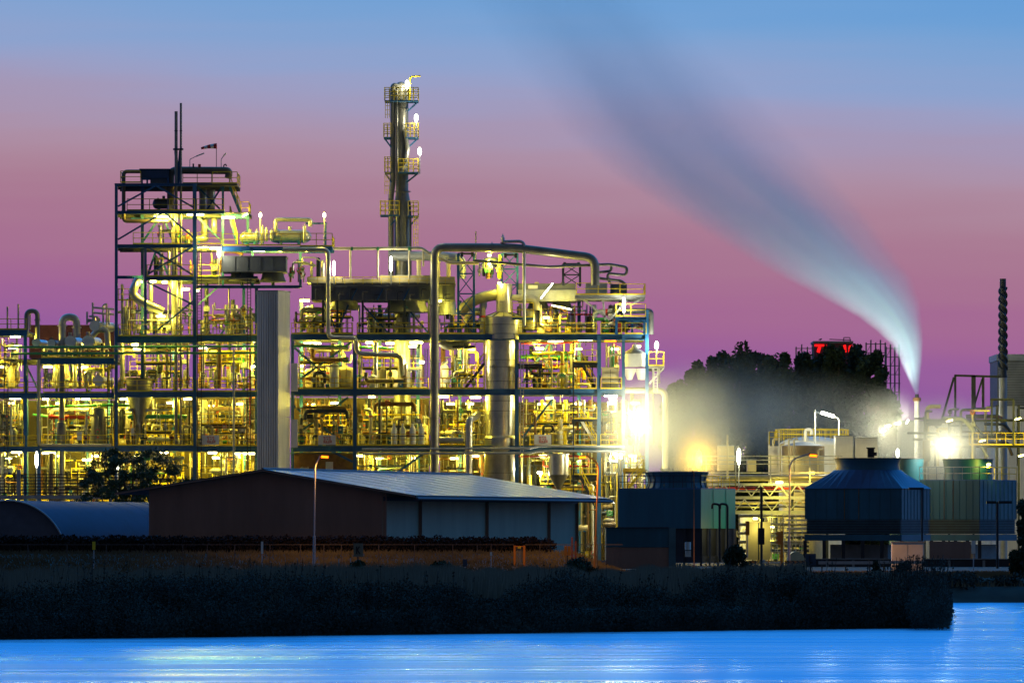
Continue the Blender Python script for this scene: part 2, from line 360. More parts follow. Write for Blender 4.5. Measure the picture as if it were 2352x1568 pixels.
# --- low pipe rack at the river end
f = Frame('pipe_rack_frame', 'low blue steel pipe rack with three decks beside the tall stair tower', 130, 'blue_steel_lit')
for x, y0, wp in ((58, 757, 8), (-6, 757, 8)): f.col(x, y0, 1290, wp)
for x, y0, wp in ((89, 823, 9),): f.col(x, y0, 1290, wp, 600.4)
for x in (62, 130, 200, 250): f.col(x, 830, 1290, 6, 609)
f.beam(-20, 62, 757, 14); f.beam(90, 262, 822, 14); f.beam(-20, 92, 902, 13, 600.02); f.beam(92, 262, 902, 12); f.beam(-20, 92, 1025, 12, 600.02); f.beam(94, 262, 1024, 12)
for y in (823, 903, 1026): f.deck(-20, 262, y)
f.deck(-20, 62, 758)
for x0, x1, y in ((-10, 60, 757), (96, 260, 822), (-10, 56, 902), (64, 86, 902), (100, 252, 902), (-10, 56, 1025), (64, 86, 1025), (100, 252, 1024)): f.rail(x0, x1, y)
for x0, y0, x1, y1 in ((92, 905, 60, 838), (200, 905, 250, 838), (130, 1026, 200, 916)): f.brace(x0, y0, x1, y1, 4, 609.4)
# --- tall tower frame
f = Frame('tower_frame', 'tall open navy steel frame with crossed braces and many decks, tallest frame of the plant', 400)
f.col(267, 421, 1290, 7); f.col(447, 421, 1290, 9); f.col(334, 561, 780, 6, 600.1); f.col(327, 425, 1290, 7, 602.5); f.col(512, 428, 660, 5, 602.5, 'blue_steel_lit'); f.col(569, 490, 566, 6, 604, 'blue_steel_lit')
f.col(400, 560, 1290, 7, 608, 'blue_steel_lit'); f.col(560, 655, 1290, 7, 608, 'blue_steel_lit'); f.col(589, 660, 1290, 7, 600.2)
for x0, x1, y, h in ((264, 452, 421, 6), (264, 516, 484, 7), (264, 452, 561, 8), (336, 447, 635, 9), (264, 447, 772, 15), (447, 592, 770, 14), (264, 447, 899, 13), (447, 592, 899, 13), (264, 447, 1023, 13), (447, 592, 1024, 13)):
    f.beam(x0, x1, y, h)
f.beam(268, 330, 633, 7, 601.5, 'blue_steel_lit'); f.beam(452, 690, 655, 7, 599.9); f.beam(516, 572, 490, 12, 602, 'blue_steel_lit'); f.beam(300, 512, 494, 9, 606, 'blue_steel_lit')
f.beam(452, 545, 421, 5, 601); f.beam(452, 592, 634, 8, 602)
for x0, x1, y in ((266, 545, 422), (266, 572, 486), (266, 512, 563), (336, 592, 637), (266, 592, 774), (266, 592, 901), (266, 592, 1025)): f.deck(x0, x1, y, 600.3, 7 if y < 700 else 11)
for x0, y0, x1, y1 in ((271, 474, 358, 426), (358, 426, 447, 478), (271, 550, 372, 490), (380, 490, 447, 548), (336, 565, 444, 632), (336, 632, 444, 565), (338, 648, 445, 700), (352, 766, 445, 690)):
    f.brace(x0, y0, x1, y1, 4)
for x0, y0, x1, y1 in ((330, 552, 368, 498), (376, 500, 398, 556), (340, 630, 360, 570), (362, 570, 385, 630)): f.brace(x0, y0, x1, y1, 5, 605, 'blue_steel_lit')
for x0, y0, x1, y1 in ((455, 500, 510, 555), (510, 428, 470, 490), (455, 430, 505, 480), (455, 700, 505, 655), (505, 770, 560, 700)): f.brace(x0, y0, x1, y1, 4, 603)
for x0, x1, y, Y in ((277, 323, 420, 600), (488, 545, 422, 600), (420, 486, 422, 603), (292, 395, 484, 601), (390, 447, 484, 599.9), (452, 514, 484, 600), (553, 572, 491, 601.5), (306, 440, 561, 600.5), (452, 508, 561, 600.5),
                      (338, 444, 635, 599.9), (455, 505, 635, 601), (272, 443, 772, 599.9), (452, 590, 770, 599.9), (272, 443, 899, 599.9), (452, 590, 899, 599.9), (272, 443, 1023, 599.9), (505, 590, 1024, 599.9), (272, 312, 690, 600.5)):
    f.rail(x0, x1, y, Y, 27)
f.siderail(277, 420, 600, 606); f.siderail(545, 422, 600, 606); f.siderail(572, 491, 601.5, 605)
# --- exchanger platform
f = Frame('exchanger_platform', 'blue elevated platform with yellow railing carrying two horizontal exchangers', 640, 'blue_steel_lit')
f.beam(510, 763, 566, 11); f.deck(510, 763, 565, 600.3, 8, 'blue_steel_lit'); f.rail(512, 690, 564, 599.9, 27); f.rail(690, 763, 566, 599.8, 30); f.siderail(763, 566, 599.8, 607)
for x in (580, 690, 755): f.col(x, 574, 660, 6, 604)
f.beam(702, 750, 511, 4, 603); f.col(748, 512, 566, 4, 603)
# --- main process frame
f = Frame('main_frame', 'wide navy steel process frame between corrugated shaft and steam cloud', 1080)
for x, y0, y1, wp in ((815, 778, 1290, 9), (1187, 779, 1290, 9), (1376, 767, 1290, 9), (1432, 767, 1290, 7), (1486, 712, 1290, 8), (672, 770, 1290, 7)): f.col(x, y0, y1, wp, 600.0, 'navy_steel_unlit' if x != 1486 else 'blue_steel_lit')
for x, y0 in ((692, 690), (872, 700), (1056, 690), (1120, 780), (1265, 780), (1330, 690), (780, 690), (960, 780)): f.col(x, y0, 1290, 8, 608, 'blue_steel_lit')
for y, h, x1 in ((767, 14, 1482), (893, 14, 1436), (1023, 14, 1436)):
    for a, c in ((668, 811), (819, 1183), (1191, 1372)): f.beam(a, c, y, h, 600.02)
    f.beam(1380, x1, y, h, 600.02)
    f.deck(668, x1, y+1, 600.4, 13)
for x0, x1 in ((670, 810), (820, 985), (1010, 1112), (1190, 1370), (1380, 1428), (1436, 1484)):
    f.rail(x0, x1, 767, 599.9, 26)
for x0, x1 in ((684, 810), (820, 985), (1010, 1112), (1190, 1370), (1380, 1428)): f.rail(x0, x1, 893, 599.9, 26)
for x0, x1 in ((684, 730), (772, 810), (820, 985), (1010, 1112), (1270, 1370), (1380, 1428)): f.rail(x0, x1, 1023, 599.9, 26)
f.siderail(1484, 767, 600, 610)
for x0, y0, x1, y1, Y in ((671, 794, 770, 880, 603), (676, 880, 808, 785, 603), (672, 930, 780, 1010, 603), (676, 1000, 800, 912, 603), (730, 1020, 810, 1060, 600.1), (905, 1090, 975, 1040, 599.8), (1200, 880, 1260, 790, 606), (1225, 790, 1290, 890, 606), (1200, 1005, 1270, 915, 602)):
    f.brace(x0, y0, x1, y1, 5, Y)
for x, y1 in ((742, 768), (775, 768), (833, 768), (893, 768), (929, 768), (985, 768)): f.col(x, 655, y1, 5, 601, 'dark_steel')
for x0, y0, x1, y1 in ((775, 760, 800, 700), (742, 690, 775, 766), (833, 700, 893, 766), (929, 700, 985, 766)): f.brace(x0, y0, x1, y1, 4, 602, 'navy_steel_unlit')
# cantilevered platforms at the steam end
f = Frame('cooler_platform', 'pale steel platform with yellow railing cantilevered under looped thin pipes', 1400, 'galvanised')
f.beam(1320, 1482, 677, 9, 599.6); f.deck(1320, 1482, 678, 599.9, 8, 'galvanised'); f.rail(1324, 1424, 677, 599.4, 27); f.rail(1424, 1481, 677, 599.3, 25); f.siderail(1482, 677, 599.4, 606)
for a in ((1340, 688, 1400, 735), (1400, 735, 1440, 690), (1385, 690, 1390, 735), (1450, 700, 1475, 686)): f.brace(*a, 4, 600.5)
f = Frame('corner_platform', 'small blue platform with yellow railing beside dark drooping pipe end', 1450, 'blue_steel_lit')
f.beam(1414, 1485, 728, 7, 599.4); f.deck(1414, 1485, 729, 599.7, 6, 'blue_steel_lit'); f.rail(1415, 1483, 727, 599.2, 29); f.col(1416, 728, 767, 6, 599.7); f.col(1452, 735, 767, 5, 600); f.col(1480, 735, 767, 5, 599.7)
f = Frame('hopper_platform', 'yellow railed platform with white ladder jutting towards the dark trees', 1508, 'white_paint')
f.beam(1490, 1526, 840, 6, 600); f.deck(1490, 1526, 841, 600.2, 4); f.rail(1490, 1525, 840, 599.8, 32, step=18); f.siderail(1525, 840, 599.8, 604); f.brace(1524, 846, 1492, 880, 4); f.col(1500, 846, 1020, 4, 602); f.col(1514, 846, 880, 4, 602)
ladder('white ladder below yellow railed platform jutting towards trees', 1506, 842, 900, 599.7, 8, 'white_paint')
# --- staircases
stairs('dark staircase with yellow handrail rising to the fat silver tank', 1068, 892, 1112, 834)
stairs('upper dark staircase under orange twin lamps near steam cloud', 1336, 834, 1368, 892)
stairs('middle pale staircase in the bay before the steam cloud', 1334, 963, 1370, 1022, m='white_paint')
stairs('bottom staircase above barn roof end', 1332, 1092, 1366, 1160, Y=598)
stairs('yellow staircase climbing to the top deck of tall tower', 553, 492, 527, 427, 603, m='blue_steel_lit')
stairs('yellow staircase between railed platform and exchanger deck of tall tower', 545, 562, 528, 497, 603.5, m='blue_steel_lit')
stairs('yellow staircase descending behind cooling tower railing', 1478, 1078, 1440, 1125, 590, m='yellow_paint')
f = Frame('stair_landing_frame', 'yellow railed landings stacked between flights of stairs near steam cloud', 1340, 'dark_steel')
for y, x0, x1, Y in ((832, 1316, 1372, 599.6), (962, 1314, 1372, 599.6), (1090, 1314, 1374, 599.6)):
    f.beam(x0, x1, y, 6, Y); f.deck(x0, x1, y+1, Y+.3, 3); f.rail(x0+1, x1-1, y, Y-.1, 28, step=22)
f.col(1317, 785, 1290, 3, 599.5)
f = Frame('tank_landing_frame', 'small yellow railed landing between silver tank and cream drum', 1215, 'dark_steel')
f.beam(1190, 1246, 835, 5, 599.7); f.rail(1190, 1246, 834, 599.6, 30, step=20); f.deck(1190, 1246, 836, 600, 4); f.col(1210, 838, 893, 5, 600); f.col(1240, 838, 893, 5, 600); f.brace(1212, 845, 1238, 870, 3)
f = Frame('reactor_landing_frame', 'yellow railed landing at the small silver pot beside chimney tank', 1210, 'blue_steel_lit')
f.beam(1177, 1225, 729, 5, 599.7); f.rail(1177, 1225, 729, 599.6, 34, step=24); f.deck(1177, 1225, 730, 600, 5)
f = Frame('green_tower_platform', 'bright yellow railed platform behind the green and blue cooling tower', 1460, 'yellow_paint')
f.beam(1430, 1482, 1078, 5, 592); f.rail(1431, 1481, 1078, 591.9, 30, step=17); f.deck(1430, 1482, 1079, 592.2, 4); f.col(1434, 1082, 1290, 4, 592.2)
# ladders and vertical cable trays
ladder('dark vertical cable ladder beside low rack and tall tower', 252, 836, 1022, 599.5, 10, 'dark_steel')
ladder('slim dark ladder alongside the tall tower column', 458, 565, 1290, 599.4, 9, 'dark_steel')
ladder('dark ladder against pole near corrugated shaft', 572, 640, 1085, 599.4, 8, 'dark_steel')
ladder('ladder behind the silver tank column', 1199, 785, 1100, 599.6, 7)
ladder('dark cable ladder at the frame edge of low rack', 14, 775, 1100, 599.4, 9, 'dark_steel')
ladder('narrow ladder by the fat grey riser pipe', 979, 800, 900, 600.4, 6)

# inner catwalks with railings inside the storeys
cr_ = random.Random(8); FR = {o.name: o for o in SC.objects if o.name in ('pipe_rack_frame', 'tower_frame', 'main_frame')}
for fn, bays in (('pipe_rack_frame', ((-8, 56), (96, 260))), ('tower_frame', ((273, 442), (456, 588))), ('main_frame', ((684, 808), (822, 984), (1010, 1112), (1194, 1312)))):
    f.r = FR[fn]; f.m = 'dark_steel'
    for x0, x1 in bays:
        for y0, y1 in ((1040, 1150), (918, 1022), (788, 892)) + (((700, 766),) if fn == 'main_frame' else ()):
            for Y in (603.2, 607.5):
                w_ = (x1-x0)*cr_.uniform(.3, .75); a = cr_.uniform(x0, x1-w_); y = y0+(y1-y0)*cr_.uniform(.42, .72); f.beam(a, a+w_, y, 4, Y); f.rail(a, a+w_, y, Y-.1, 24, step=18)
            f.rail(x0, x1, y1, 606 + cr_.uniform(-2, 2), 25, step=22)
t = thing('cable_rack', 'dark many tiered cable rack on posts in front of low rack foot', 'cable rack', W(130, 1290, 585)); RY = 585
for i in range(7): part(t, 'tray', MB().box(-20, 1088+i*7, 345, 1090.6+i*7, RY+(i % 2)*.02, .5), 'dark_steel')
for i in range(15): x = -14+i*24; part(t, 'post', MB().box(x-1.3, 1084, x+1.3, 1137, RY-.08, .1), 'dark_steel')
part(t, 'bottom_beam', MB().box(-20, 1137, 262, 1145, RY-.1, .4), 'galvanised'); part(t, 'column', MB().box(38, 1078, 47, 1290, RY-.3, .4), 'galvanised'); part(t, 'column', MB().box(250, 1138, 257, 1290, RY-.3, .4), 'galvanised')
# ------------------------------------------------------------------ landmark equipment
k6 = K(600)
def lathe_px(x, Y, prof, n=28):                  # prof [(radius px, y px)] top to bottom or bottom to top
    c = W(x, 1225, Y); k = K(Y); pr = sorted([(r*k, (1225-y)*k) for r, y in prof], key=lambda t: t[1])
    b = MB(); return b._lathe(Vector((c.x, c.y, EYE)), pr, n)
def vessel(name, label, cat, x, y0, y1, r, m, Y=604, group=None, dome=.5, legs=True, skirt=None):
    t = thing(name, label, cat, W(x, y1, Y), group); h = r*dome
    pr = [(r*math.cos(a)+.01, y0 + h - h*math.sin(a)) for a in [math.pi/2*i/6 for i in range(6, -1, -1)]]
    pr += [(r, y1 - h)] + [(r*math.cos(a)+.01, y1 - h + h*math.sin(a)) for a in [math.pi/2*i/6 for i in range(1, 7)]]
    part(t, 'shell', lathe_px(x, Y, pr), m)
    for f_ in (.25, .75): part(t, 'ring', lathe_px(x, Y, [(r*1.03, y0+(y1-y0)*f_-.7), (r*1.03, y0+(y1-y0)*f_+.7)]), m)
    part(t, 'nozzle', T([(x, y0+1), (x, y0-4)], max(1.2, r*.2), Y=Y), m)
    return t
# tall distillation column with its overhead line
t = thing('distillation_column', 'tallest slender column with dome top, platforms and overhead pipe, rising over everything', 'column', W(925, 660, 606)); CY = 606
part(t, 'shell', lathe_px(924, CY, [(14, 200), (14, 440), (19, 466), (19, 700), (19, 1023)]), 'dull_silver')
dome = [(12*math.cos(a)+.01, 200-12*math.sin(a)) for a in [math.pi/2*i/6 for i in range(7)]]
part(t, 'top_dome', lathe_px(921, CY, [(15, 230)] + [(15*math.cos(a)+.01, 203-15*math.sin(a)) for a in [math.pi/2*i/6 for i in range(7)]]), 'dull_silver')
part(t, 'overhead_pipe', T([(917, 201, CY-.6), (903, 195, CY-.6), (902.5, 300, CY-.6), (902.5, 420, CY-.6), (898, 450, CY-.6), (898, 640, CY-.6)], 6.5, 9), 'dull_silver')
part(t, 'side_pipe', T([(912, 205, CY-.9), (912, 600, CY-1.0)], 3), 'dull_silver'); part(t, 'side_pipe', T([(930, 300, CY-.8), (937, 345, CY-.8), (932, 372, CY-.8)], 5, 8), 'silver')
part(t, 'conduit', T([(941, 463, CY-.9), (943, 500, CY-.9), (943, 640, CY-.9)], 2.5), 'dark_steel')
for y in (250, 320, 390, 440, 520, 560, 610): part(t, 'ring', lathe_px(924, CY, [(14.7 if y < 440 else 19.6, y-.9), (14.7 if y < 440 else 19.6, y+.9)]), 'dull_silver')
def plat(x0, x1, y, h, inner):
    Ya = CY-1.6; p = W(x0, y, CY); q = W(x1, y, CY)
    part(t, 'platform', MB().wbox((p.x, Ya, p.z-.13), (q.x, Ya+2.6, p.z)), 'navy_steel_unlit')
    b = MB(); k = K(CY)
    for f_ in (1, .68, .36):
        z = p.z+h*k*f_
        for a, c in (((p.x, Ya), (q.x, Ya)), ((p.x, Ya), (p.x, Ya+2.6)), ((q.x, Ya), (q.x, Ya+2.6)), ((p.x, Ya+2.6), (q.x, Ya+2.6))): b.bar((*a, z), (*c, z), .07)
    nn = max(2, round((x1-x0)/11))
    for i in range(nn+1):
        X = p.x+(q.x-p.x)*i/nn
        for YY in (Ya, Ya+2.6): b.bar((X, YY, p.z), (X, YY, p.z+h*k), .07)
    part(t, 'guardrail', b, 'yellow_paint')
    e = (x1 if inner < x1 else x0)
    part(t, 'bracket', MB().bar(W(e+(-2 if e == x1 else 2), y+2, CY-.8), W(inner, y+22, CY-.8), .16).bar(W(e+(-2 if e == x1 else 2), y+2, CY+.7), W(inner, y+22, CY+.7), .16), 'navy_steel_unlit')
for a in ((884, 961, 233, 29, 937), (882, 898, 317, 31, 899), (933, 961, 317, 31, 937), (884, 898, 397, 34, 899), (916, 961, 397, 30, 934), (874, 918, 495, 32, 897), (938, 961, 497, 33, 941)): plat(*a)
for x, ya, yb in ((890, 233, 272), (889, 397, 446), (955, 497, 566)):
    b = MB()
    for dx in (-5, 0, 5): b.bar(W(x+dx, ya, CY-1.8), W(x+dx, yb, CY-1.8), .06)
    y = ya
    while y < yb: b.bar(W(x-5, y, CY-1.8), W(x+5, y, CY-1.8), .05); y += 10
    part(t, 'caged_ladder', b, 'yellow_paint')
part(t, 'davit', MB().tube(fillet([W(942, 233, CY-1), W(942, 176, CY-1), W(966, 175, CY-1)], .3), .09, 8), 'yellow_paint')
# tower top: dark duct, box, slim stacks
t = thing('fan_box', 'dark blue box unit on top deck of the tall tower', 'plant unit', W(355, 420, 601))
part(t, 'casing', MB().box(322, 390, 388, 409, 601, 3.5), 'navy_box'); part(t, 'cap', MB().box(320, 387.5, 390, 390, 600.9, 3.7), 'navy_box'); part(t, 'lower_drum', MB().box(345, 409, 385, 421, 601.5, 2.5), 'grey_box')
for x in (326, 338, 386): part(t, 'leg', MB().box(x-2, 409, x+2, 421, 601.1, .2), 'navy_steel_unlit')
pipe('roof_duct', 'thick dark inverted U duct along the top deck of tall tower', [(392, 500), (392, 391), (527, 392), (524, 410)], 8.5, 'brown_pipe', 601.8, 14, cat='duct')
pipe('edge_pipe', 'brown pipe bending around the outer corner of the tall tower top', [(322, 394), (284, 394), (284, 508), (388, 508)], 4.5, 'brown_pipe', 600.9, 9)
pipe('bent_riser_pipe', 'tall pale riser with a sideways jog beside the twin slim stacks', [(391, 470), (391, 500), (399, 520), (399, 770)], 5.5, 'silver', 601.4, 8, bands=((399, 560, 'z', 'red_paint'),))
for x, y, r, lab in ((404.5, 256, 3.8, 'shorter pale slim stack with collar rising above the tall tower'), (415.5, 237, 2.7, 'thinner taller slim stack with collar rising above the tall tower')):
    t = thing('slim_stack', lab, 'stack', W(x, 1000, 600.7), 'twin slim stacks'); part(t, 'tube', T([(x, y, 600.7), (x, 1020, 600.7)], r), 'dull_silver'); part(t, 'collar', lathe_px(x, 600.7, [(r+3.2, 341), (r+3.2, 345)]), 'dark_steel')
    part(t, 'stay', MB().bar(W(x-1, 346, 600.9), W(409, 421, 601), .3), 'navy_steel_unlit')
    for yy in (300, 480, 640): part(t, 'joint', lathe_px(x, 600.7, [(r+.5, yy), (r+.5, yy+1.5)]), 'dark_steel')
t = thing('windsock', 'red and white windsock on a thin pole above tall tower', 'windsock', W(497, 392, 603))
part(t, 'pole', T([(497, 392), (497, 331)], .8, Y=603), 'dark_steel')
for i, mm in enumerate(('sock_red', 'sign_white', 'sock_red', 'sign_white', 'sock_red')):
    a = i/5; c = (i+1)/5; P = lambda u: W(498-36*u, 335.5+3.5*u**2*1.6, 603)
    part(t, 'sock_band', MB().tube([P(a), P(c)], [(6.4-3.8*a)*k6, (6.4-3.8*c)*k6], 10), mm)
for x, xa, ya, lab in ((436, 469, 352, 'unlit lamp on a long slanting arm at tall tower top'), (508, 519, 352, 'unlit lamp with short curved neck beside the windsock')):
    t = thing('deck_lamp_post', lab, 'lamp post', W(x, 392, 602)); part(t, 'pole', T([(x, 392), (x, 366), (x+(xa-x)*.45, 359)], .9, 3, Y=602), 'galvanised'); part(t, 'lamp_head', MB().bar(W(x+(xa-x)*.45, 359, 602), W(xa, ya, 602), .22, .12), 'white_paint')
pipe('goose_vent', 'small dark gooseneck vent on tall tower top', [(514, 392), (514, 379), (519, 377), (520, 382)], 1.4, 'dark_steel', 602, 3, cat='vent')
t = thing('relief_valve', 'red capped relief valve on the dark top duct of tall tower', 'valve', W(458, 384, 601.8)); part(t, 'body', MB().box(455, 377, 461, 384, 601.6, .3), 'red_paint'); part(t, 'bonnet', T([(444, 384), (444, 376)], 2, Y=601.6), 'dark_steel')
# silver vessels within the tower
vessel('reflux_drum', 'upright pale drum in the upper decks of the tall tower', 'drum', 466, 430, 484, 9, 'silver', 605); vessel('reflux_drum', 'fat pale drum beside the yellow stairs of tall tower', 'drum', 484, 432, 484, 10, 'silver', 604)
vessel('reflux_drum', 'pale drum hanging below the bright blue beam of tall tower', 'drum', 470, 502, 555, 9, 'silver', 605); vessel('reflux_drum', 'slim pale drum directly under the tower stairs', 'drum', 492, 500, 540, 7, 'silver', 604)
def hdrum(label, x0, x1, y, r, m, Y=603, name='heat_exchanger', cat='heat exchanger', axial=False):
    t = thing(name, label, cat, W((x0+x1)/2, y+r, Y)); k = K(Y); a = W(x0, y, Y); c = W(x1, y, Y)
    P = [(0, .02), (.04, .6), (.10, .88), (.16, 1), (.84, 1), (.90, .88), (.96, .6), (1, .02)]
    part(t, 'shell', MB().tube([a.lerp(c, u) for u, _ in P], [r*k*v for _, v in P], 20), m)
    for u in (.22, .8): p = a.lerp(c, u); part(t, 'flange', MB().tube([p, p+Vector((.14, 0, 0))], r*k*1.12, 20), m)
    for u in (.3, .7):
        p = a.lerp(c, u); part(t, 'saddle', MB().wbox((p.x-.12, Y-r*k*.7, p.z-r*k*1.25), (p.x+.12, Y+r*k*.7, p.z-r*k*.6)), 'blue_steel_lit')
    part(t, 'nozzle', MB().tube([a.lerp(c, .5), a.lerp(c, .5)+Vector((0, 0, r*k*1.5))], r*k*.28, 10), m); return t
hdrum('longer yellow lit exchanger on the railed blue platform', 616, 716, 543, 15, 'silver'); hdrum('shorter yellow lit exchanger nearer the tall tower stairs', 550, 600, 546, 13, 'silver')
pipe('crossover_pipe', 'yellow lit inverted U pipe over the longer exchanger', [(633, 532), (633, 504), (715, 505), (712, 520)], 5, 'silver', 602.6, 8)
for i, (x, y, h) in enumerate(((603, 520, 40), (612, 525, 30), (624, 528, 26), (700, 518, 40), (590, 530, 24))):
    vessel('valve_stack', 'yellow lit valve and flange stack on the exchanger platform', 'valve', x, y, y+h, 4, 'silver', 602, 'valve stacks on the exchanger platform')
hdrum('pale horizontal drum on a middle deck of the tall tower', 405, 480, 548, 8, 'silver', 604, 'horizontal_drum', 'drum')
hdrum('round ended duct drum on upper deck of the tall tower', 350, 402, 468, 12, 'grey_box', 604, 'horizontal_drum', 'drum')
pipe('slanted_duct', 'thick shiny duct slanting down inside the tall tower edge', [(318, 640), (303, 672), (318, 690), (375, 716)], 9.5, 'silver', 600.8, 14, cat='duct')
# air coolers
def cooler(label, x0, x1, y0, y1, m, fans, Y=600, d=6, top=None, fy=None, fan_m='grey_box'):
    t = thing('air_cooler', label, 'air cooler', W((x0+x1)/2, y1, Y))
    part(t, 'casing', MB().box(x0, y0, x1, y1, Y, d), m)
    part(t, 'lip', MB().box(x0-2, y0-2.5, x1+2, y0, Y-.1, d+.2), top or m); part(t, 'lip', MB().box(x0-1, y1-1.5, x1+1, y1+1, Y-.06, d+.12), m)
    b = MB(); nn = max(2, int((x1-x0)/26))
    for i in range(nn+1): xx = x0+(x1-x0)*i/nn; b.box(xx-.8, y0, xx+.8, y1-1.5, Y-.09, .09)
    part(t, 'stiffener', b, m)
    for cx, r, ya, yb in fans:
        part(t, 'fan_ring', lathe_px(cx, Y+d/2, [(r*.96, yb), (r*1.06, yb-1), (r*.9, (ya+yb)/2), (r*.82, ya)], 32), fan_m)
        part(t, 'fan_motor', lathe_px(cx, Y+d/2, [(4, yb+9), (4, yb-2)], 10), 'dark_steel')
    return t
cooler('dark grey air cooler with two bell fans beside the tall tower', 510, 656, 590, 623, 'grey_box', ((556, 30, 624, 648), (627, 29, 624, 648)), 600.2, 5)
cooler('long grey air cooler bank with pale fascia over the middle of the plant', 716, 1044, 650, 688, 'grey_box', ((792, 34, 688, 712), (935, 50, 688, 718), (1028, 22, 690, 724)), 600.6, 7, 'cream', fan_m='galvanised')
t = thing('header_box', 'pale lit header boxes on top of the long air cooler bank', 'header box', W(880, 650, 601))
for a, c, y in ((705, 786, 636), (788, 870, 640), (872, 990, 632), (992, 1044, 636)): part(t, 'box', MB().box(a, y, c, 649 if a < 788 else 647.4, 600.9, 5), 'cream')
cooler('grey green air cooler with dark top band behind the floodlight', 1191, 1324, 668, 690, 'galvanised', ((1236, 24, 690, 708), (1290, 24, 690, 708)), 601.5, 6)
t = thing('plenum_box', 'dark plenum box above the grey green air cooler carrying small blue sign', 'plant unit', W(1256, 666, 601.4)); part(t, 'casing', MB().box(1191, 651, 1322, 665.4, 601.6, 5.8), 'grey_box')
part(t, 'sign_plate', MB().box(1213, 655, 1235, 663, 601.52, .06), 'sign_white'); part(t, 'hatch_lamp', MB().box(1288, 648, 1298, 651, 602, .6), 'cream'); part(t, 'hatch_lamp', MB().box(1228, 647.5, 1238, 651, 602, .6), 'cream')
t = thing('pump_cabinet', 'grey cabinet behind yellow railing on the cantilevered platform', 'cabinet', W(1390, 677, 601)); part(t, 'casing', MB().box(1345, 651, 1395, 676, 601, 2), 'galvanised'); part(t, 'casing', MB().box(1402, 652, 1440, 676, 601.3, 2), 'grey_box')
t = thing('bank_walkway', 'yellow railed walkway with small pipes along the top of the long air cooler bank', 'walkway', W(880, 652, 600)); b = MB()
for yy in (636, 644): b.bar(W(708, yy, 600.2), W(1044, yy, 600.2), .06)
for i in range(17): b.bar(W(708+i*21, 652, 600.2), W(708+i*21, 636, 600.2), .06)
part(t, 'guardrail', b, 'yellow_paint'); part(t, 'walk_plate', MB().box(706, 652, 1046, 654, 599.8, .7), 'grating')
for i in range(12): x = 725+i*27; part(t, 'riser', T([(x, 690, 600.3), (x, 664+(i % 3)*6, 600.3), (x+12, 664+(i % 3)*6, 600.3)], 1.5, n=7), ('dull_silver', 'dark_steel')[i % 2])
for x in (760, 820, 880, 940, 1000): part(t, 'brace', MB().bar(W(x-14, 690, 600.4), W(x, 662, 600.4), .14), 'navy_steel_unlit')
# white sprinkler style header across the middle
t = thing('vent_header', 'pale yellow pipe portal with four droppers over the middle air cooler', 'pipe', W(868, 650, 600.2))
part(t, 'tube', T([(766, 571), (968, 570), (986, 582), (1035, 604), (1100, 604)], 3.6, 6, Y=600.2), 'cream')
for x in (805, 868, 940, 972): part(t, 'dropper', T([(x, 572), (x, 640 if x < 950 else 612)], 2.4, Y=600.2), 'cream')
for x in (808, 868, 940): part(t, 'clamp', MB().box(x-2.6, 567, x+2.6, 575, 600.0, .2), 'green_pipe')
# chimneys near column base
pipe('base_duct', 'thick pale duct lying behind the foot of tallest column', [(893, 588, 603), (990, 588, 603), (1060, 592, 603), (1060, 640, 603)], 11, 'galvanised', 603, 16, cat='duct')
for x, y in ((962, 598), (1006, 602), (1030, 606)): pipe('vent_stub', 'short capped pale vent pipe on long air cooler bank', [(x, 640), (x, y)], 5, 'cream', 602.5, group='vent stubs on the air cooler bank', flanges=((x, y, 'z'),), cat='vent')
# the big grey overhead pipe
pipe('overhead_main', 'thickest grey blue pipe rising, crossing overhead and bending down near cooler platform', [(998, 1100, 599.2), (998, 568, 599.2), (1180, 569, 599.2), (1367, 592, 599.2), (1367, 655, 599.2)], 10, 'dull_silver', 599.2, 24, n=20, flanges=((998, 700, 'z'), (998, 830, 'z'), (998, 960, 'z'), (1130, 569, 'x')))
pipe('thin_overhead_pipe', 'thin grey pipe sagging parallel under the thickest overhead pipe', [(1088, 598), (1215, 609), (1260, 613), (1400, 607), (1441, 614), (1438, 632), (1396, 628), (1396, 642), (1428, 645), (1438, 655)], 3.4, 'dull_silver', 599.5, 8)
pipe('loop_pipe', 'thin S shaped loop pipe above yellow platform railing', [(1404, 608), (1404, 622), (1372, 626), (1372, 638), (1398, 642), (1402, 652)], 3.2, 'dull_silver', 599.7, 8)
pipe('relief_pipe', 'slim pipe with safety valve standing on the overhead pipe', [(1155, 555), (1196, 554), (1204, 560), (1204, 748)], 3.6, 'galvanised', 599.0, 7, flanges=((1204, 612, 'z'),))
t = thing('safety_valve', 'pale bottle shaped safety valve on top of the thickest pipe', 'valve', W(1155, 560, 599.2)); part(t, 'body', lathe_px(1155, 599.2, [(3, 560), (3, 553), (4.5, 551), (4, 545), (2, 541), (1, 537)], 12), 'white_paint'); part(t, 'flange', lathe_px(1155, 599.2, [(6, 556), (6, 558)], 12), 'rust')
pipe('flag_pole', 'bare thin pole sticking up behind the thickest overhead pipe', [(1093, 600), (1093, 531)], 1.4, 'dull_silver', 603, cat='pole')
truss_tower('lattice_tower', 'bigger blue lattice tower under the thickest pipe, rooted on the third deck', 1050, 1091, 582, 767, 600.6, panels=4); truss_tower('lattice_tower', 'smaller blue lattice tower behind the shiny chimney', 1150, 1191, 582, 690, 602, panels=3, m='blue_steel_lit')
truss_tower('lattice_tower', 'short dark lattice tower carrying the far end of thickest pipe', 1291, 1335, 606, 656, 600.4, 'dark_steel', panels=2); 
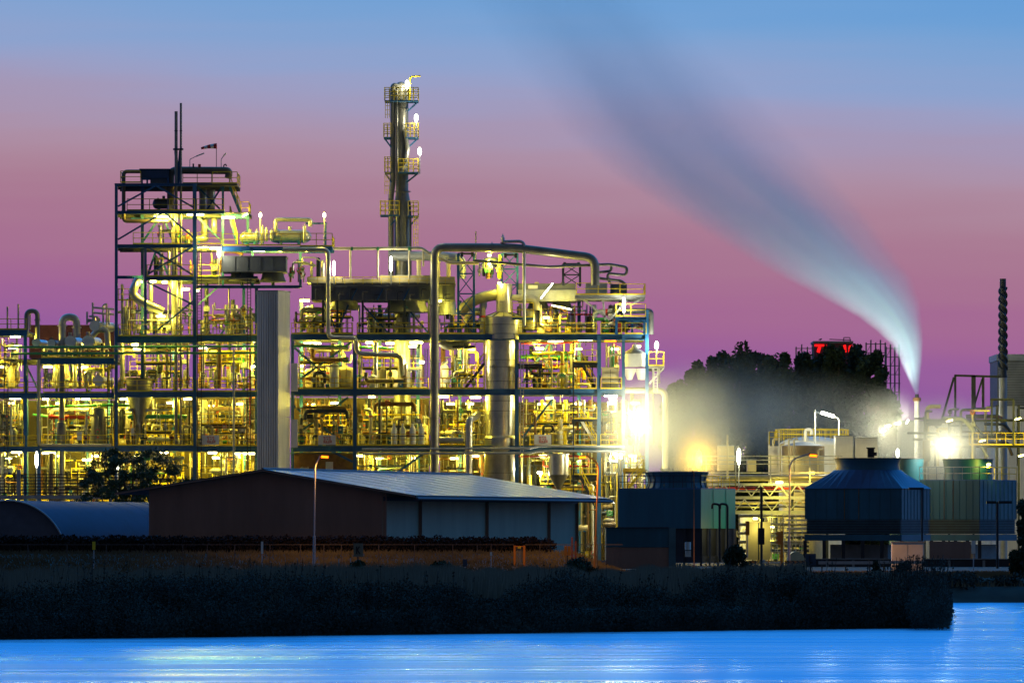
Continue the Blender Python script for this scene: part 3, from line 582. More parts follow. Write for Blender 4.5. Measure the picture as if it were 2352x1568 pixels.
for x0, x1, y in ((1058, 1088, 573), (1158, 1188, 576), (1294, 1332, 596)): solo('pipe_saddle', 'dark steel saddle under the thickest overhead pipe', 'pipe support', MB().box(x0, y+6, x0+6, y+16, 600, 1).box(x1-6, y+6, x1, y+16, 600, 1).box(x0+6, y+8, x1-6, y+11, 600.1, .8), 'dark_steel', 'saddles under the overhead pipe')
# silver chimney over the wide tank
t = thing('scrubber_tank', 'wide shiny silver scrubber with a chimney on its cone roof', 'tank', W(1150, 1290, 601)); SY = 601.6
part(t, 'chimney', lathe_px(1158, SY, [(18.5, 652), (18.5, 722)], 36), 'silver'); part(t, 'chimney_ring', lathe_px(1158, SY, [(19.2, 690), (19.2, 692)], 36), 'silver')
part(t, 'cone_roof', lathe_px(1157, SY, [(18.6, 718), (42, 727), (43, 729)], 36), 'dull_silver')
b = MB()
for i in range(10):
    a = math.pi*(i+.5)/10*2; c = W(1157, 718, SY); e = W(1157, 727, SY); b.bar(c+Vector((math.cos(a)*.8, math.sin(a)*.8, .05)), e+Vector((math.cos(a)*1.86, math.sin(a)*1.86, .05)), .09)
part(t, 'roof_rib', b, 'dark_steel')
part(t, 'upper_shell', lathe_px(1157, SY, [(42.5, 729), (42.5, 779)], 40), 'silver'); part(t, 'lower_shell', lathe_px(1149, SY, [(34, 779), (33, 1000), (40, 1006), (40, 1040), (36, 1046), (38, 1130), (38, 1290)], 40), 'silver')
for y in (745, 766): part(t, 'ring', lathe_px(1157, SY, [(43.2, y), (43.2, y+2)], 40), 'dull_silver')
for y in (826, 842, 875, 920, 943, 1085, 1105): part(t, 'ring', lathe_px(1149, SY, [(34.8 if y < 1000 else 38.8, y), (34.8 if y < 1000 else 38.8, y+1.6)], 40), 'dull_silver')
part(t, 'manhole', MB().tube([W(1134, 842, SY-1.5), W(1134, 842, SY-1.65)], .2, 14), 'dull_silver')
pipe('inlet_duct', 'fat dark duct curving into the shiny chimney', [(1056, 720), (1072, 700), (1100, 684), (1142, 676)], 13, 'dull_silver', 601.7, 26, cat='duct', bands=())
pipe('outlet_pipe', 'shiny pipe leaving the chimney and bending down to a silver pot', [(1174, 683), (1222, 685), (1232, 692), (1234, 712)], 7.5, 'silver', 601.4, 12)
vessel('reactor_pot', 'small silver pot behind yellow railing beside the shiny chimney', 'vessel', 1220, 712, 760, 15, 'silver', 602.5, dome=.2)
pipe('silver_riser', 'bright silver riser standing between lattice tower and chimney tank', [(1109, 690), (1109, 767)], 6.5, 'silver', 602, bands=((1109, 727, 'z', 'red_paint'),))
# bent insulated pipe in front of shaft side
pipe('zigzag_pipe', 'shiny insulated pipe stepping down in a zigzag across the middle frame', [(650, 573, 599.5), (754, 573, 599.5), (754, 775, 599.5), (819, 776, 599.5), (819, 812, 599.5), (920, 815, 599.5), (924, 860, 601)], 5.6, 'silver', 599.5, 14, n=14)
pipe('collector_pipe', 'fat cream collector pipe sloping under the third deck', [(676, 790), (740, 798), (800, 800)], 4.5, 'cream', 602)
pipe('dark_manifold', 'fat dark pipe bend below the third deck by the lattice tower', [(1012, 786), (1030, 796), (1060, 790), (1075, 784)], 10, 'dull_silver', 603, 12)
pipe('floor_pipe', 'shiny horizontal pipe on first deck ending in a tall elbow', [(1008, 1010, 599.6), (1064, 1011, 599.6)], 7, 'silver', 599.6)
pipe('elbow_riser', 'shiny riser with hooked top in front of silver tank', [(1077, 1100, 599.3), (1077, 962, 599.3), (1092, 958, 600.4), (1098, 950, 601)], 8.5, 'silver', 599.3, 14, n=16)
# corrugated shaft
t = thing('corrugated_shaft', 'tall pale grey corrugated shaft standing in front of the plant', 'shaft', W(630, 1290, 597)); Ya = 596.6
def corr(x0, Y0, x1, Y1, y0, y1, pitch=5.4, amp=.24):
    a0 = W(x0, y0, 600); c0 = W(x1, y0, 600); z0 = W(0, y1, 600).z; z1 = a0.z; p = Vector((a0.x, Y0, 0)); q = Vector((c0.x, Y1, 0)); L = (q-p).length; d = (q-p)/L; nrm = Vector((d.y, -d.x, 0))
    nn = int(L/(pitch*k6)); vs = []; 
    for i in range(nn*4+1):
        u = i/4; ph = i % 4; off = 0 if ph in (1, 2) else -amp; s_ = min(1, (i//4 + (0, .12, .80, .92)[ph])/nn); v = p+d*(L*s_)+nrm*off; vs += [(v.x, v.y, z0), (v.x, v.y, z1)]
    fs = [(2*i, 2*i+2, 2*i+3, 2*i+1) for i in range(nn*4)]
    return MB().add(vs, fs)
part(t, 'cladding', corr(593, Ya, 642, Ya-.2, 671, 957.5), 'corrugated', smooth=False); part(t, 'cladding', corr(593, Ya, 642, Ya-.2, 958.5, 1290), 'corrugated', smooth=False)
part(t, 'side_cladding', corr(642, Ya-.2, 667, Ya+2.6, 671, 957.5, 2.2), 'corrugated', smooth=False); part(t, 'side_cladding', corr(642, Ya-.2, 667, Ya+2.6, 958.5, 1290, 2.2), 'corrugated', smooth=False)
a = W(593, 672, 600); c = W(667, 1290, 600); e = W(642, 0, 600)
part(t, 'core', MB().prism([(a.x+.03, Ya+.3), (e.x-.16, Ya+.15), (c.x-.34, Ya+2.62), (a.x+.03, Ya+3)], c.z, a.z), 'corrugated')
for y in (834, 963): part(t, 'side_box', MB().box(668, y, 683, y+64, Ya+2.4, 1.2), 'corrugated')
part(t, 'coping', MB().prism([(a.x-.06, Ya-.06), (e.x, Ya-.3), (c.x+.06, Ya+2.56), (c.x, Ya+2.9), (a.x-.06, Ya+3.1)], a.z, a.z+.1), 'galvanised')
# green utility lines
for y, lab in ((797, 'upper of the two long green pipes crossing below the third deck'), (812, 'lower of the two long green pipes crossing below the third deck')):
    pipe('green_pipe', lab, [(25, y), (592, y-2)], 2.7, 'green_pipe', 599.3, group='long green pipes')
pipe('green_pipe', 'green pipe under second deck of low rack', [(95, 934), (260, 930)], 3, 'green_pipe', 603); pipe('green_pipe', 'short sloping green pipe low in the low rack', [(75, 952), (128, 958)], 3, 'green_pipe', 604)
pipe('green_pipe', 'green header in tall tower second storey', [(272, 930), (335, 932)], 3.2, 'green_pipe', 602); pipe('green_pipe', 'long green pipe behind the corrugated shaft', [(668, 795), (800, 795)], 2.4, 'green_pipe', 600.9); pipe('green_pipe', 'bright green header below third deck near zigzag pipe', [(815, 797), (905, 800)], 3, 'green_pipe', 603)
pipe('green_pipe', 'green valve loop on upper deck near steam end', [(1365, 733), (1395, 733), (1395, 765)], 4, 'green_pipe', 601, 7); pipe('green_pipe', 'green riser above the cream cabinet', [(1402, 795), (1402, 842)], 2.2, 'green_pipe', 601); pipe('green_pipe', 'second green riser above the cream cabinet, nearer to steam', [(1409, 795), (1409, 842)], 2.2, 'green_pipe', 601)
# low rack landmarks
pipe('gooseneck_pipe', 'smaller pale gooseneck vent pipe above low rack', [(61, 770), (61, 714), (86, 714), (86, 800)], 5.5, 'dull_silver', 601, 13, flanges=((86, 735, 'z'),)); pipe('gooseneck_pipe', 'larger shiny gooseneck pipe above low rack', [(143, 830), (143, 728), (176, 728), (176, 775)], 8.5, 'silver', 601, 17, n=16, flanges=((176, 752, 'z'), (143, 748, 'z')))
def disc(label, x, y, r, Y=600.4, L=4.5, m='silver', dx=.6):
    t = thing('exchanger_end', label, 'heat exchanger', W(x, y+r, Y)); p = W(x, y, Y); q = p+Vector((dx, L, 0)); k = K(Y)
    part(t, 'cover', MB().tube([p, p+Vector((0, .12, 0))], r*k, 28), 'white_paint'); part(t, 'shell', MB().tube([p+Vector((.02, .13, 0)), q], r*k*.9, 24), m); part(t, 'flange', MB().tube([p+Vector((.04, .3, 0)), p+Vector((.05, .5, 0))], r*k*1.04, 28), m)
    part(t, 'nozzle', T([(x, y-r*.8, Y+.9), (x, y-r*1.6, Y+.9)], r*.3), m); return t
disc('round white exchanger cover below larger gooseneck', 161, 784, 13); disc('round white exchanger cover nearest tall tower on low rack', 202, 784, 14); disc('pale exchanger end raised above the other two covers', 217, 748, 12, dx=1.4); disc('small exchanger end under smaller gooseneck', 82, 786, 9); disc('white disc exchanger end in middle storey of low rack', 225, 874, 12, dx=.9); disc('dark exchanger end between the two goosenecks', 118, 788, 9, m='brown_pipe')
pipe('hook_pipe', 'shiny hooked pipe arching down beside tall tower on low rack', [(212, 772), (226, 756), (246, 758), (248, 800)], 7, 'silver', 600.8, 10)
solo('back_shed', 'dark maroon block behind the goosenecks of low rack', 'building', MB().box(67, 746, 262, 822, 630, 12), 'maroon')
t = thing('pipe_manifold', 'cluster of small pipes and valves above low rack next to tall tower', 'pipe manifold', W(230, 745, 602))
for a in ([(213, 745), (213, 695)], [(213, 706), (262, 710)], [(213, 718), (262, 722)], [(237, 745), (237, 700), (246, 698)], [(205, 726), (226, 728), (226, 745)], [(250, 745), (250, 712)], [(200, 745), (200, 716)]): part(t, 'pipe_run', T(a, 2.4, Y=602), 'galvanised')
for x, y in ((226, 735), (246, 735), (206, 736)): part(t, 'valve', MB().box(x-4, y-4, x+4, y+4, 601.8, .35), 'galvanised')
vessel('storage_drum', 'tall pale domed drum on first deck of low rack', 'drum', 227, 934, 1023, 18, 'dull_silver', 602, dome=.35)
pipe('corner_pipe', 'cream pipe dropping and running along the first deck of low rack', [(89, 826), (89, 1022), (255, 1022)], 3.4, 'cream', 599.4, 7)
pipe('lagged_riser', 'thick lagged riser with a red band in low rack', [(142, 838), (142, 1290)], 7, 'dull_silver', 600.9, bands=((142, 962, 'z', 'red_paint'),)); vessel('pedestal_vessel', 'stout lagged base of thick riser on first deck of low rack', 'vessel', 141, 968, 1023, 11, 'dull_silver', 600.9, dome=.2)
for x in (17, 42, 69, 245): pipe('vent_pole', 'short pale vent pole standing above the low rack', [(x, 757), (x, 698 + (x % 7)*2)], 2, 'cream', 601.5, group='vent poles on low rack', cat='pole')
# hopper silos, tanks
t = thing('hopper', 'pale cone hopper hanging inside the tall tower', 'hopper', W(318, 1000, 602)); part(t, 'bin', lathe_px(320, 602, [(30, 868), (30, 912)], 28), 'dull_silver'); part(t, 'cone', lathe_px(320, 602.1, [(29, 912), (7, 985), (7, 1004)], 28), 'dull_silver'); part(t, 'rim', lathe_px(320, 602, [(31, 868), (31, 871)], 28), 'dark_steel')
t = thing('hopper', 'yellow lit cone hopper near the foot of stair bay', 'hopper', W(1283, 1130, 600.5)); part(t, 'bin', lathe_px(1283, 600.8, [(23, 1042), (23, 1090)], 28), 'silver'); part(t, 'cone', lathe_px(1283, 600.8, [(23, 1090.2), (6, 1120), (6, 1135)], 28), 'dull_silver'); part(t, 'rim', lathe_px(1283, 600.8, [(25, 1041), (25, 1044)], 28), 'galvanised')
t = thing('hopper', 'white lit double hopper below pale cone roof at steam end', 'hopper', W(1458, 890, 601)); part(t, 'bin', lathe_px(1458, 602, [(29, 812), (29, 842)], 28), 'white_paint'); part(t, 'cone_roof', lathe_px(1458, 602, [(29.5, 811.5), (8, 800), (4, 790)], 28), 'galvanised'); part(t, 'cone', lathe_px(1446, 601.8, [(17, 846), (6, 872)], 20), 'white_paint'); part(t, 'cone', lathe_px(1473, 601.8, [(15, 846), (8, 872)], 20), 'white_paint')
vessel('white_tank', 'larger pale domed tank behind the zigzag pipe', 'tank', 699+95, 842, 893, 23, 'cream', 604, dome=.4); vessel('white_tank', 'pale domed tank half hidden beside a blue column of middle bay', 'tank', 905, 848, 893, 18, 'cream', 606, dome=.4); vessel('white_tank', 'low pale domed tank nearest corrugated shaft on second deck', 'tank', 717, 846, 893, 17, 'cream', 606, dome=.4)
t = thing('junction_cabinet', 'tall cream cabinet on second deck near steam end', 'cabinet', W(1402, 893, 600.6)); part(t, 'body', MB().box(1383, 845, 1421, 892, 600.6, 1.4), 'cream'); part(t, 'top', MB().box(1381, 843, 1423, 845, 600.5, 1.6), 'cream'); part(t, 'door_seam', MB().box(1401.5, 848, 1402.5, 890, 600.57, .03), 'dark_steel')
solo('fire_cabinet', 'narrow red cabinet beside the tall cream one', 'cabinet', MB().box(1424, 872, 1431, 890, 600.4, .5), 'red_paint'); solo('fire_cabinet', 'red cabinet on third deck beneath the corner platform', 'cabinet', MB().box(1419, 740, 1427, 763, 600.2, .5), 'red_paint')
pipe('drooping_pipe', 'dark pipe hooking down at the steam end corner', [(1428, 714, 600.8), (1485, 714, 600.8), (1495, 716, 600.8), (1495, 768, 600.8)], 6.5, 'grey_box', 600.8, 10); pipe('short_elbow', 'pale elbow pipe with red band under the cantilevered platform', [(1366, 760), (1366, 716), (1415, 714)], 5.5, 'galvanised', 602, 12, bands=((1393, 715, 'x', 'red_paint'),))
pipe('steam_line', 'pale pipe running out of the frame and bending down through the steam', [(1436, 896, 601), (1520, 897, 601), (1528, 906, 601), (1528, 1075, 601)], 7, 'cream', 601, 14)
t = thing('gas_cylinder_row', 'row frame of pale gas cylinders on first deck', 'gas cylinders', W(940, 1023, 601)); 
for i, x in enumerate((905, 925, 948, 968)): part(t, 'cylinder', lathe_px(x, 601+.3*(i % 2), [(7, 1022), (7, 985), (3, 978), (3, 972)], 14), 'white_paint')
part(t, 'frame_bar', MB().box(897, 1000, 976, 1002, 600.6, .08), 'dark_steel')
for x0, x1, y0, y1, lab in ((464, 503, 999, 1021, 'brightest white sign board with faded red mark, on first deck of tall tower'), (731, 771, 999, 1021, 'greyish white sign board with faded red mark, nearest corrugated shaft in the main frame'), (1227, 1266, 998, 1021, 'dim grey sign board with faded red mark, beyond silver tank')):
    t = thing('sign_board', lab, 'sign', W((x0+x1)/2, y1, 599.5), 'white sign boards on the first deck'); part(t, 'board', MB().box(x0, y0, x1, y1, 599.6, .08), 'sign_white')
    b = MB(); w_ = x1-x0; cx = (x0+x1)/2+1
    for dx, dy, ww, hh in ((-7, -6, 5, 3.4), (-1, -6.4, 5, 2.6), (5, -6, 5, 3.4), (-6, -1.5, 3, 5), (6, -1.5, 3, 4.4), (0, -1.8, 4, 2.6), (-7, 4, 4.6, 6), (-2, 3.4, 4, 4), (3.4, 4, 3, 6.4), (8, 3.6, 5, 6), (0, 6.4, 10, 2.4)): b.box(cx+dx-ww/2, (y0+y1)/2+dy-hh/2, cx+dx+ww/2, (y0+y1)/2+dy+hh/2, 599.575, .02)
    part(t, 'faded_emblem', b, 'fade_red')
# long pipes on bridge in front of frame foot
for i, y in enumerate((1030, 1041)): pipe('front_pipe', ('upper' if i == 0 else 'lower')+' of two long grey pipes running along the first deck beam', [(832, y+1, 598.8), (1215, y-1, 598.8), (1240, y-6, 598.8), (1436, y-4, 598.8)], 2.6, 'galvanised', 598.8, group='long grey front pipes')
pipe('red_main', 'red fire main under first deck near stair bay', [(1180, 1048), (1330, 1047)], 2.2, 'red_paint', 601); pipe('red_main', 'red fire main under third deck of the tank bay', [(1195, 789), (1330, 786)], 2, 'red_paint', 603)
pipe('red_riser', 'thin red riser close to the corrugated shaft', [(574, 800), (574, 975)], 1.8, 'red_paint', 600.9); pipe('front_mast', 'slender pale mast pipe in front of the bay beside corrugated shaft', [(537, 800, 598.6), (537, 1090, 598.6)], 2.6, 'galvanised', 598.6, cat='pole')
# switch room and added screen walls that block the sky behind the lowest storeys
def clad(name, label, cat, x0, x1, y0, y1, Y, d, m, doors=()):
    t = thing(name, label, cat, W((x0+x1)/2, y1, Y)); part(t, 'wall', MB().box(x0, y0, x1, y1, Y, d), m); part(t, 'roof', MB().box(x0-3, y0-3, x1+3, y0, Y-.2, d+.4), 'grey_box')
    b = MB(); x = x0+12
    while x < x1: b.box(x-.6, y0, x+.6, y1, Y-.04, .04); x += 24
    part(t, 'cladding_seam', b, m)
    for a, c, e, g, mm in doors: part(t, 'door', MB().box(a, c, e, g, Y-.08, .08), mm)
    return t
clad('back_screen', 'added clad screen wall blocking sky behind low rack pipes', 'building', -30, 262, 922, 1290, 616, 5, 'ochre_wall'); clad('back_screen', 'added clad screen wall blocking sky behind tall tower pipes', 'building', 270, 592, 914, 1290, 616, 5, 'ochre_wall'); clad('back_screen', 'added ochre screen wall behind pipes beyond corrugated shaft', 'building', 668, 985, 916, 1290, 616, 5, 'ochre_wall')
clad('back_screen', 'added clad screen wall behind silver tank and stair bay', 'building', 1010, 1430, 926, 1290, 616, 5, 'ochre_wall', ((1325, 1110, 1345, 1150, 'rust'),))
clad('switch_room', 'brown switch room wall lit orange below the main frame', 'building', 668, 815, 1042, 1290, 601.5, 3, 'rust', ((748, 1060, 765, 1100, 'white_paint'),))
# ------------------------------------------------------------------ process piping bay by bay
ORD = ['first', 'second', 'third', 'fourth', 'fifth', 'sixth', 'seventh', 'eighth', 'ninth', 'tenth', 'eleventh', 'twelfth', 'thirteenth', 'fourteenth', 'fifteenth', 'sixteenth', 'seventeenth', 'eighteenth', 'nineteenth', 'twentieth']
BAY = {'rack end bay': (-8, 54), 'low rack bay': (96, 258), 'tall tower bay': (273, 441), 'shaft-side bay': (456, 588), 'zigzag pipe bay': (676, 808), 'middle bay': (822, 984), 'fat pipe bay': (1010, 1112), 'silver tank bay': (1194, 1370), 'cream cabinet bay': (1382, 1428), 'steam end bay': (1438, 1482), 'bridge yard bay': (1692, 1852)}
STOREY = [('ground storey', 1040, 1290), ('first storey', 918, 1022), ('second storey', 788, 892), ('third storey', 700, 766), ('yard level', 1182, 1288)]
items = []                                       # (bay, storey, kind phrase, x, object)
RM = {'silver': 'silver', 'dull_silver': 'grey', 'cream': 'cream', 'rust': 'rusty', 'brown_pipe': 'brown', 'white_paint': 'white', 'galvanised': 'galvanised', 'yellow_paint': 'yellow', 'red_paint': 'red', 'green_pipe': 'green', 'dark_steel': 'dark', 'blue_steel_lit': 'blue', 'olive_grey': 'olive', 'grey_box': 'dark grey'}
PM = ['silver']*6 + ['dull_silver']*5 + ['cream']*2 + ['brown_pipe']*3 + ['rust']*2 + ['galvanised', 'white_paint'] + ['yellow_paint']*2 + ['dark_steel']*4
PALE = PM; DARK = ['brown_pipe']*3 + ['rust']*2 + ['dark_steel']*3 + ['dull_silver', 'cream']
def reg(bay, st, phrase, x, o): items.append((bay, st, phrase, x, o))
def valve_parts(t, x, y, Y, s, r_):
    v_ = part(t, 'valve', MB().box(x-s, y-s*.8, x+s, y+s*.8, Y-.18, .36).tube([W(x, y, Y), W(x, y, Y)+Vector((0, -.35, .12))], .05, 6), r_.choice(('galvanised', 'dark_steel', 'rust', 'green_pipe')))
    t = v_; p = W(x, y, Y)+Vector((0, -.36, .12)); ring = [p+Vector((math.cos(a)*.2, 0, math.sin(a)*.2)) for a in [2*math.pi*i/8 for i in range(9)]]
    part(t, 'handwheel', MB().tube(ring, .03, 5), r_.choice(('dark_steel', 'red_paint', 'galvanised')))
def fill(bay, si, dens):
    global items
    x0, x1 = BAY[bay]; st, y0, y1 = STOREY[si]; r_ = random.Random(hash_s(bay) + si*77); wd = x1-x0; ylow = y1 if si else (1285 if x0 > 1250 or bay == 'silver tank bay' else 1165)
    nR = max(1, round(wd/13.5*dens)); nH = max(1, round((3.5 + wd/34)*dens)); nE = max(1, round(wd/20*dens)); nV = max(1, round(wd/30*dens)); nB = max(1, round(wd/21*dens))
    PM = DARK if bay == 'zigzag pipe bay' and si == 1 else PALE
    nW = round(wd/8.5*dens) if si < 2 else (8 if si == 4 else round(wd/30*dens))
    for i in range(nW):                          # pipes low against the rear wall
        Y = 612+r_.random()*3.4; r = r_.choice((1.4, 2, 2.6, 3.4, 4.6)); m = r_.choice(['dark_steel']*4+['brown_pipe']*3+['dull_silver']*3+['cream', 'rust', 'yellow_paint', 'grey_box', 'silver']); x = r_.uniform(x0-2, x1+2); t = thing('back_pipe', None, 'pipe', W(x, y1, Y))
        if i % 2: pts = [(x, y0+r_.choice((-2, 10, 30)), Y), (x, y1, Y)]
        else: y = r_.uniform(y0+4, ylow-6); xe = min(x1+2, x+r_.uniform(20, 80)); pts = [(max(x0-2, x-r_.uniform(10, 50)), y, Y), (xe, y, Y), (xe, y+r_.choice((-1, 1))*r_.uniform(8, 30), Y)]
        part(t, 'tube', T(pts, r, n=8), m)
        for q in range(2):
            xx = x+r_.uniform(-14, 14); part(t, 'branch', T([(xx, r_.uniform(y0, ylow), Y-.2), (xx, r_.uniform(y0, ylow), Y-.2)], r_.choice((.9, 1.3)), n=6), m)
        reg(bay, st, ('slim ' if r < 2.3 else '')+RM[m]+' back pipe', x, t)
    for i in range(nR):                          # risers
        x = r_.uniform(x0+3, x1-3); Y = 600.7+r_.random()**1.3*13; r = r_.choice((1.5, 1.8, 2.2, 2.6, 3.2, 4.2, 5.5)); m = r_.choice(PM)
        ya = y0 if r_.random() < .65 else y0+(y1-y0)*r_.uniform(.2, .55)
        pts = [(x, ya, Y), (x, y1, Y)]
        if ya > y0: dx = r_.choice((-1, 1))*r_.uniform(8, 30); pts = [(min(max(x+dx, x0), x1), ya, Y)] + pts
        t = thing('riser_pipe', None, 'pipe', W(x, y1, Y)); part(t, 'tube', T(pts, r, n=9), m)
        for q in range(r_.randint(0, 2)):
            yy = r_.uniform(ya+12, ylow-8); p = W(x, yy, Y); part(t, 'flange', MB().tube([p, p+Vector((0, 0, .1))], r*1.6*K(Y), 10), m)
        if r_.random() < .22: p = W(x, r_.uniform(ya+10, ylow-10), Y); part(t, 'marker_band', MB().tube([p, p+Vector((0, 0, .16))], r*1.08*K(Y), 9), 'red_paint')
        for q in range(r_.randint(0, 3) if si < 2 else r_.randint(0, 1)):
            yy = r_.uniform(ya+8, ylow-6); w_ = r_.choice((-1, 1))*r_.uniform(8, 30); xe = min(max(x+w_, x0), x1); part(t, 'branch', T([(x, yy, Y), (xe, yy, Y), (xe, yy+r_.choice((-1, 1))*r_.uniform(6, 26), Y)], max(1.1, r*.6), n=8), m)
        if r_.random() < .4: valve_parts(t, x, r_.uniform(ylow-34, ylow-10), Y-r*K(Y), r+2, r_)
        reg(bay, st, ('slim ' if r < 2.5 else 'stout ' if r > 4 else '')+RM[m]+' riser pipe', x, t)
    for i in range(nH):                          # headers under the deck and above the floor
        Y = 601+r_.random()*11; r = r_.choice((1.4, 1.8, 2.2, 2.8, 3.6, 4.8)); m = r_.choice(PM+['green_pipe', 'red_paint'])
        hi = r_.random() < .6; y = y0+4+(ylow-y0)*(r_.uniform(.02, .34) if hi else r_.uniform(.45, .9)); a = r_.uniform(x0, x0+wd*.35); c = r_.uniform(x1-wd*.35, x1)
        pts = [(a, y, Y), (c, y+r_.uniform(-1, 1), Y)]
        if r_.random() < .5: pts.append((c, y+r_.choice((-1, 1))*r_.uniform(10, 30), Y))
        if r_.random() < .5: pts.insert(0, (a, y+r_.choice((-1, 1))*r_.uniform(10, 30), Y))
        t = thing('header_pipe', None, 'pipe', W(a, y, Y)); part(t, 'tube', T(pts, r, n=9), m)
        for q in range(r_.randint(1, 3)):
            x = r_.uniform(a, c); p = W(x, y, Y); part(t, 'flange', MB().tube([p, p+Vector((.1, 0, 0))], r*1.6*K(Y), 10), m)
        for q in range(r_.randint(2, 5)):
            x = r_.uniform(a, c); part(t, 'dropper', T([(x, y, Y), (x, y+r_.uniform(8, 60) if r_.random() < .8 else y0, Y)], r_.choice((.7, .9, 1.2)), n=6), m if r_.random() < .6 else 'dark_steel')
        if r_.random() < .5: part(t, 'hanger', MB().bar(W((a+c)/2, y0-2, Y), W((a+c)/2, y, Y), .05), 'dark_steel')
        if r_.random() < .45: valve_parts(t, r_.uniform(a, c), y, Y-r*K(Y), r+2.2, r_)
        reg(bay, st, ('thin ' if r < 2.5 else 'fat ' if r > 4 else '')+RM[m]+' header pipe', (a+c)/2, t)
    for i in range(nE):                          # looped floor pipes
        Y = 600.8+r_.random()*9; r = r_.choice((1.4, 1.8, 2.4, 3.2, 4.2)); m = r_.choice(PM); x = r_.uniform(x0+6, x1-6); wv = r_.uniform(8, 26)*r_.choice((-1, 1)); h = r_.uniform(16, 46); xe = min(max(x+wv, x0), x1)
        pts = [(x, y1, Y), (x, ylow-h, Y), (xe, ylow-h, Y), (xe, (ylow-h*r_.uniform(.1, .6)) if r_.random() < .6 else y0, Y)]
        t = thing('loop_pipe', None, 'pipe', W(x, y1, Y)); part(t, 'tube', T(pts, r, n=9), m)
        if r_.random() < .6: valve_parts(t, x, ylow-h*.55, Y-r*K(Y), r+2, r_)
        reg(bay, st, ('thin ' if r < 2 else '')+RM[m]+' looped pipe', x, t)
    for i in range(nV):                          # drums, pumps
        Y = 601.5+r_.random()*10; x = r_.uniform(x0+8, x1-8); kind = r_.random(); m = r_.choice(('silver', 'dull_silver', 'cream', 'cream', 'white_paint', 'brown_pipe'))
        if kind < .55 and si:
            r = r_.uniform(5, 11); h = r_.uniform(26, 62); t = vessel('process_drum', None, 'drum', x, ylow-h, y1, r, m, Y, dome=.5); reg(bay, st, ('squat ' if h < 40 else 'tall ')+RM[m]+' drum', x, t)
        elif kind < .75:
            r = r_.uniform(4, 9); L = r_.uniform(20, 44); y = y0+(ylow-y0)*r_.uniform(.3, .8); t = hdrum(None, max(x0, x-L/2), min(x1, x+L/2), y, r, m, Y, 'lying_drum', 'drum'); reg(bay, st, RM[m]+' lying drum', x, t)
        else:
            y = ylow-7; mm = r_.choice(('blue_steel_lit', 'dull_silver', 'rust', 'green_pipe')); t = thing('motor_pump', None, 'pump', W(x, y1, Y)); k = K(Y); p = W(x-9, y, Y)
            part(t, 'motor', MB().tube([p, p+Vector((11*k, 0, 0))], 4.5*k, 12), mm); part(t, 'shaft', MB().tube([p+Vector((11*k, 0, 0)), p+Vector((14*k, 0, 0))], 1.6*k, 8), 'dull_silver'); part(t, 'volute', MB().tube([p+Vector((14*k, -.1, 0)), p+Vector((18*k, -.1, 0))], 5.5*k, 14), 'silver')
            part(t, 'discharge', T([(x+7, y, Y), (x+7, y-16, Y), (x+14, y-16, Y)], 1.6), 'silver'); part(t, 'baseplate', MB().box(x-11, y+5, x+12, y+7, Y-.3, .6), 'dark_steel'); reg(bay, st, RM[mm]+' motor pump', x, t)
    for i in range(nB):                          # cabinets, instrument boxes
        Y = 600.7+r_.random()*8; x = r_.uniform(x0+5, x1-5); wv = r_.uniform(3, 9); h = r_.uniform(6, 20); m = r_.choice(('cream', 'white_paint', 'galvanised', 'olive_grey', 'grey_box', 'yellow_paint', 'blue_steel_lit', 'cream'))
        yb = ylow-(0 if r_.random() < .4 else r_.uniform(6, 50)); t = thing('instrument_box', None, 'box', W(x, yb, Y)); part(t, 'body', MB().box(x-wv, yb-h, x+wv, yb, Y, .5), m)
        part(t, 'lid', MB().box(x-wv-.6, yb-h-1, x+wv+.6, yb-h, Y-.05, .6), m); part(t, 'dial', MB().tube([W(x, yb-h*.6, Y-.01), W(x, yb-h*.6, Y-.06)], min(wv, h)*.4*k6, 12), 'white_paint')
        if yb < ylow-2: part(t, 'stand', MB().bar(W(x, yb, Y+.2), W(x, y1, Y+.2), .1), 'dark_steel')
        reg(bay, st, ('tiny ' if h < 10 else 'upright ' if h > 15 else '')+RM[m]+' instrument box', x, t)
def hash_s(s): return sum((i+1)*ord(c) for i, c in enumerate(s))
DENS = {'rack end bay': (1, 1, 1, 0), 'low rack bay': (.8, .8, .9, 0), 'tall tower bay': (.8, .9, .85, .6), 'shaft-side bay': (.9, 1, .9, .8), 'zigzag pipe bay': (.7, 1.2, .7, .5), 'middle bay': (.8, 1.1, .7, .4), 'fat pipe bay': (.8, .9, .7, .4), 'silver tank bay': (.9, .9, .75, .7), 'cream cabinet bay': (1.8, .8, .8, .8), 'steam end bay': (1.2, .7, 0, 0), 'bridge yard bay': (0, 0, 0, 0, .75)}
for bay, ds in DENS.items():
    for si, d_ in enumerate(ds):
        if d_: fill(bay, si, d_)
from collections import defaultdict
G = defaultdict(list)
for it in items: G[it[:3]].append(it)
for (bay, st, ph), L in G.items():
    L.sort(key=lambda t: t[3])
    for i, it in enumerate(L):
        o = it[4]; o['group'] = o.name.split('.')[0].replace('_', ' ') + 's in the process bays'
        if len(L) == 1: o['label'] = f'only {ph} within the {st} of {bay}'
        elif len(L) == 2: o['label'] = f'{ph} in {st} of {bay}, nearer ' + ('low rack' if i == 0 else 'steam')
        else: o['label'] = f'{ORD[i]} {ph} from low rack side, {st} of {bay}'
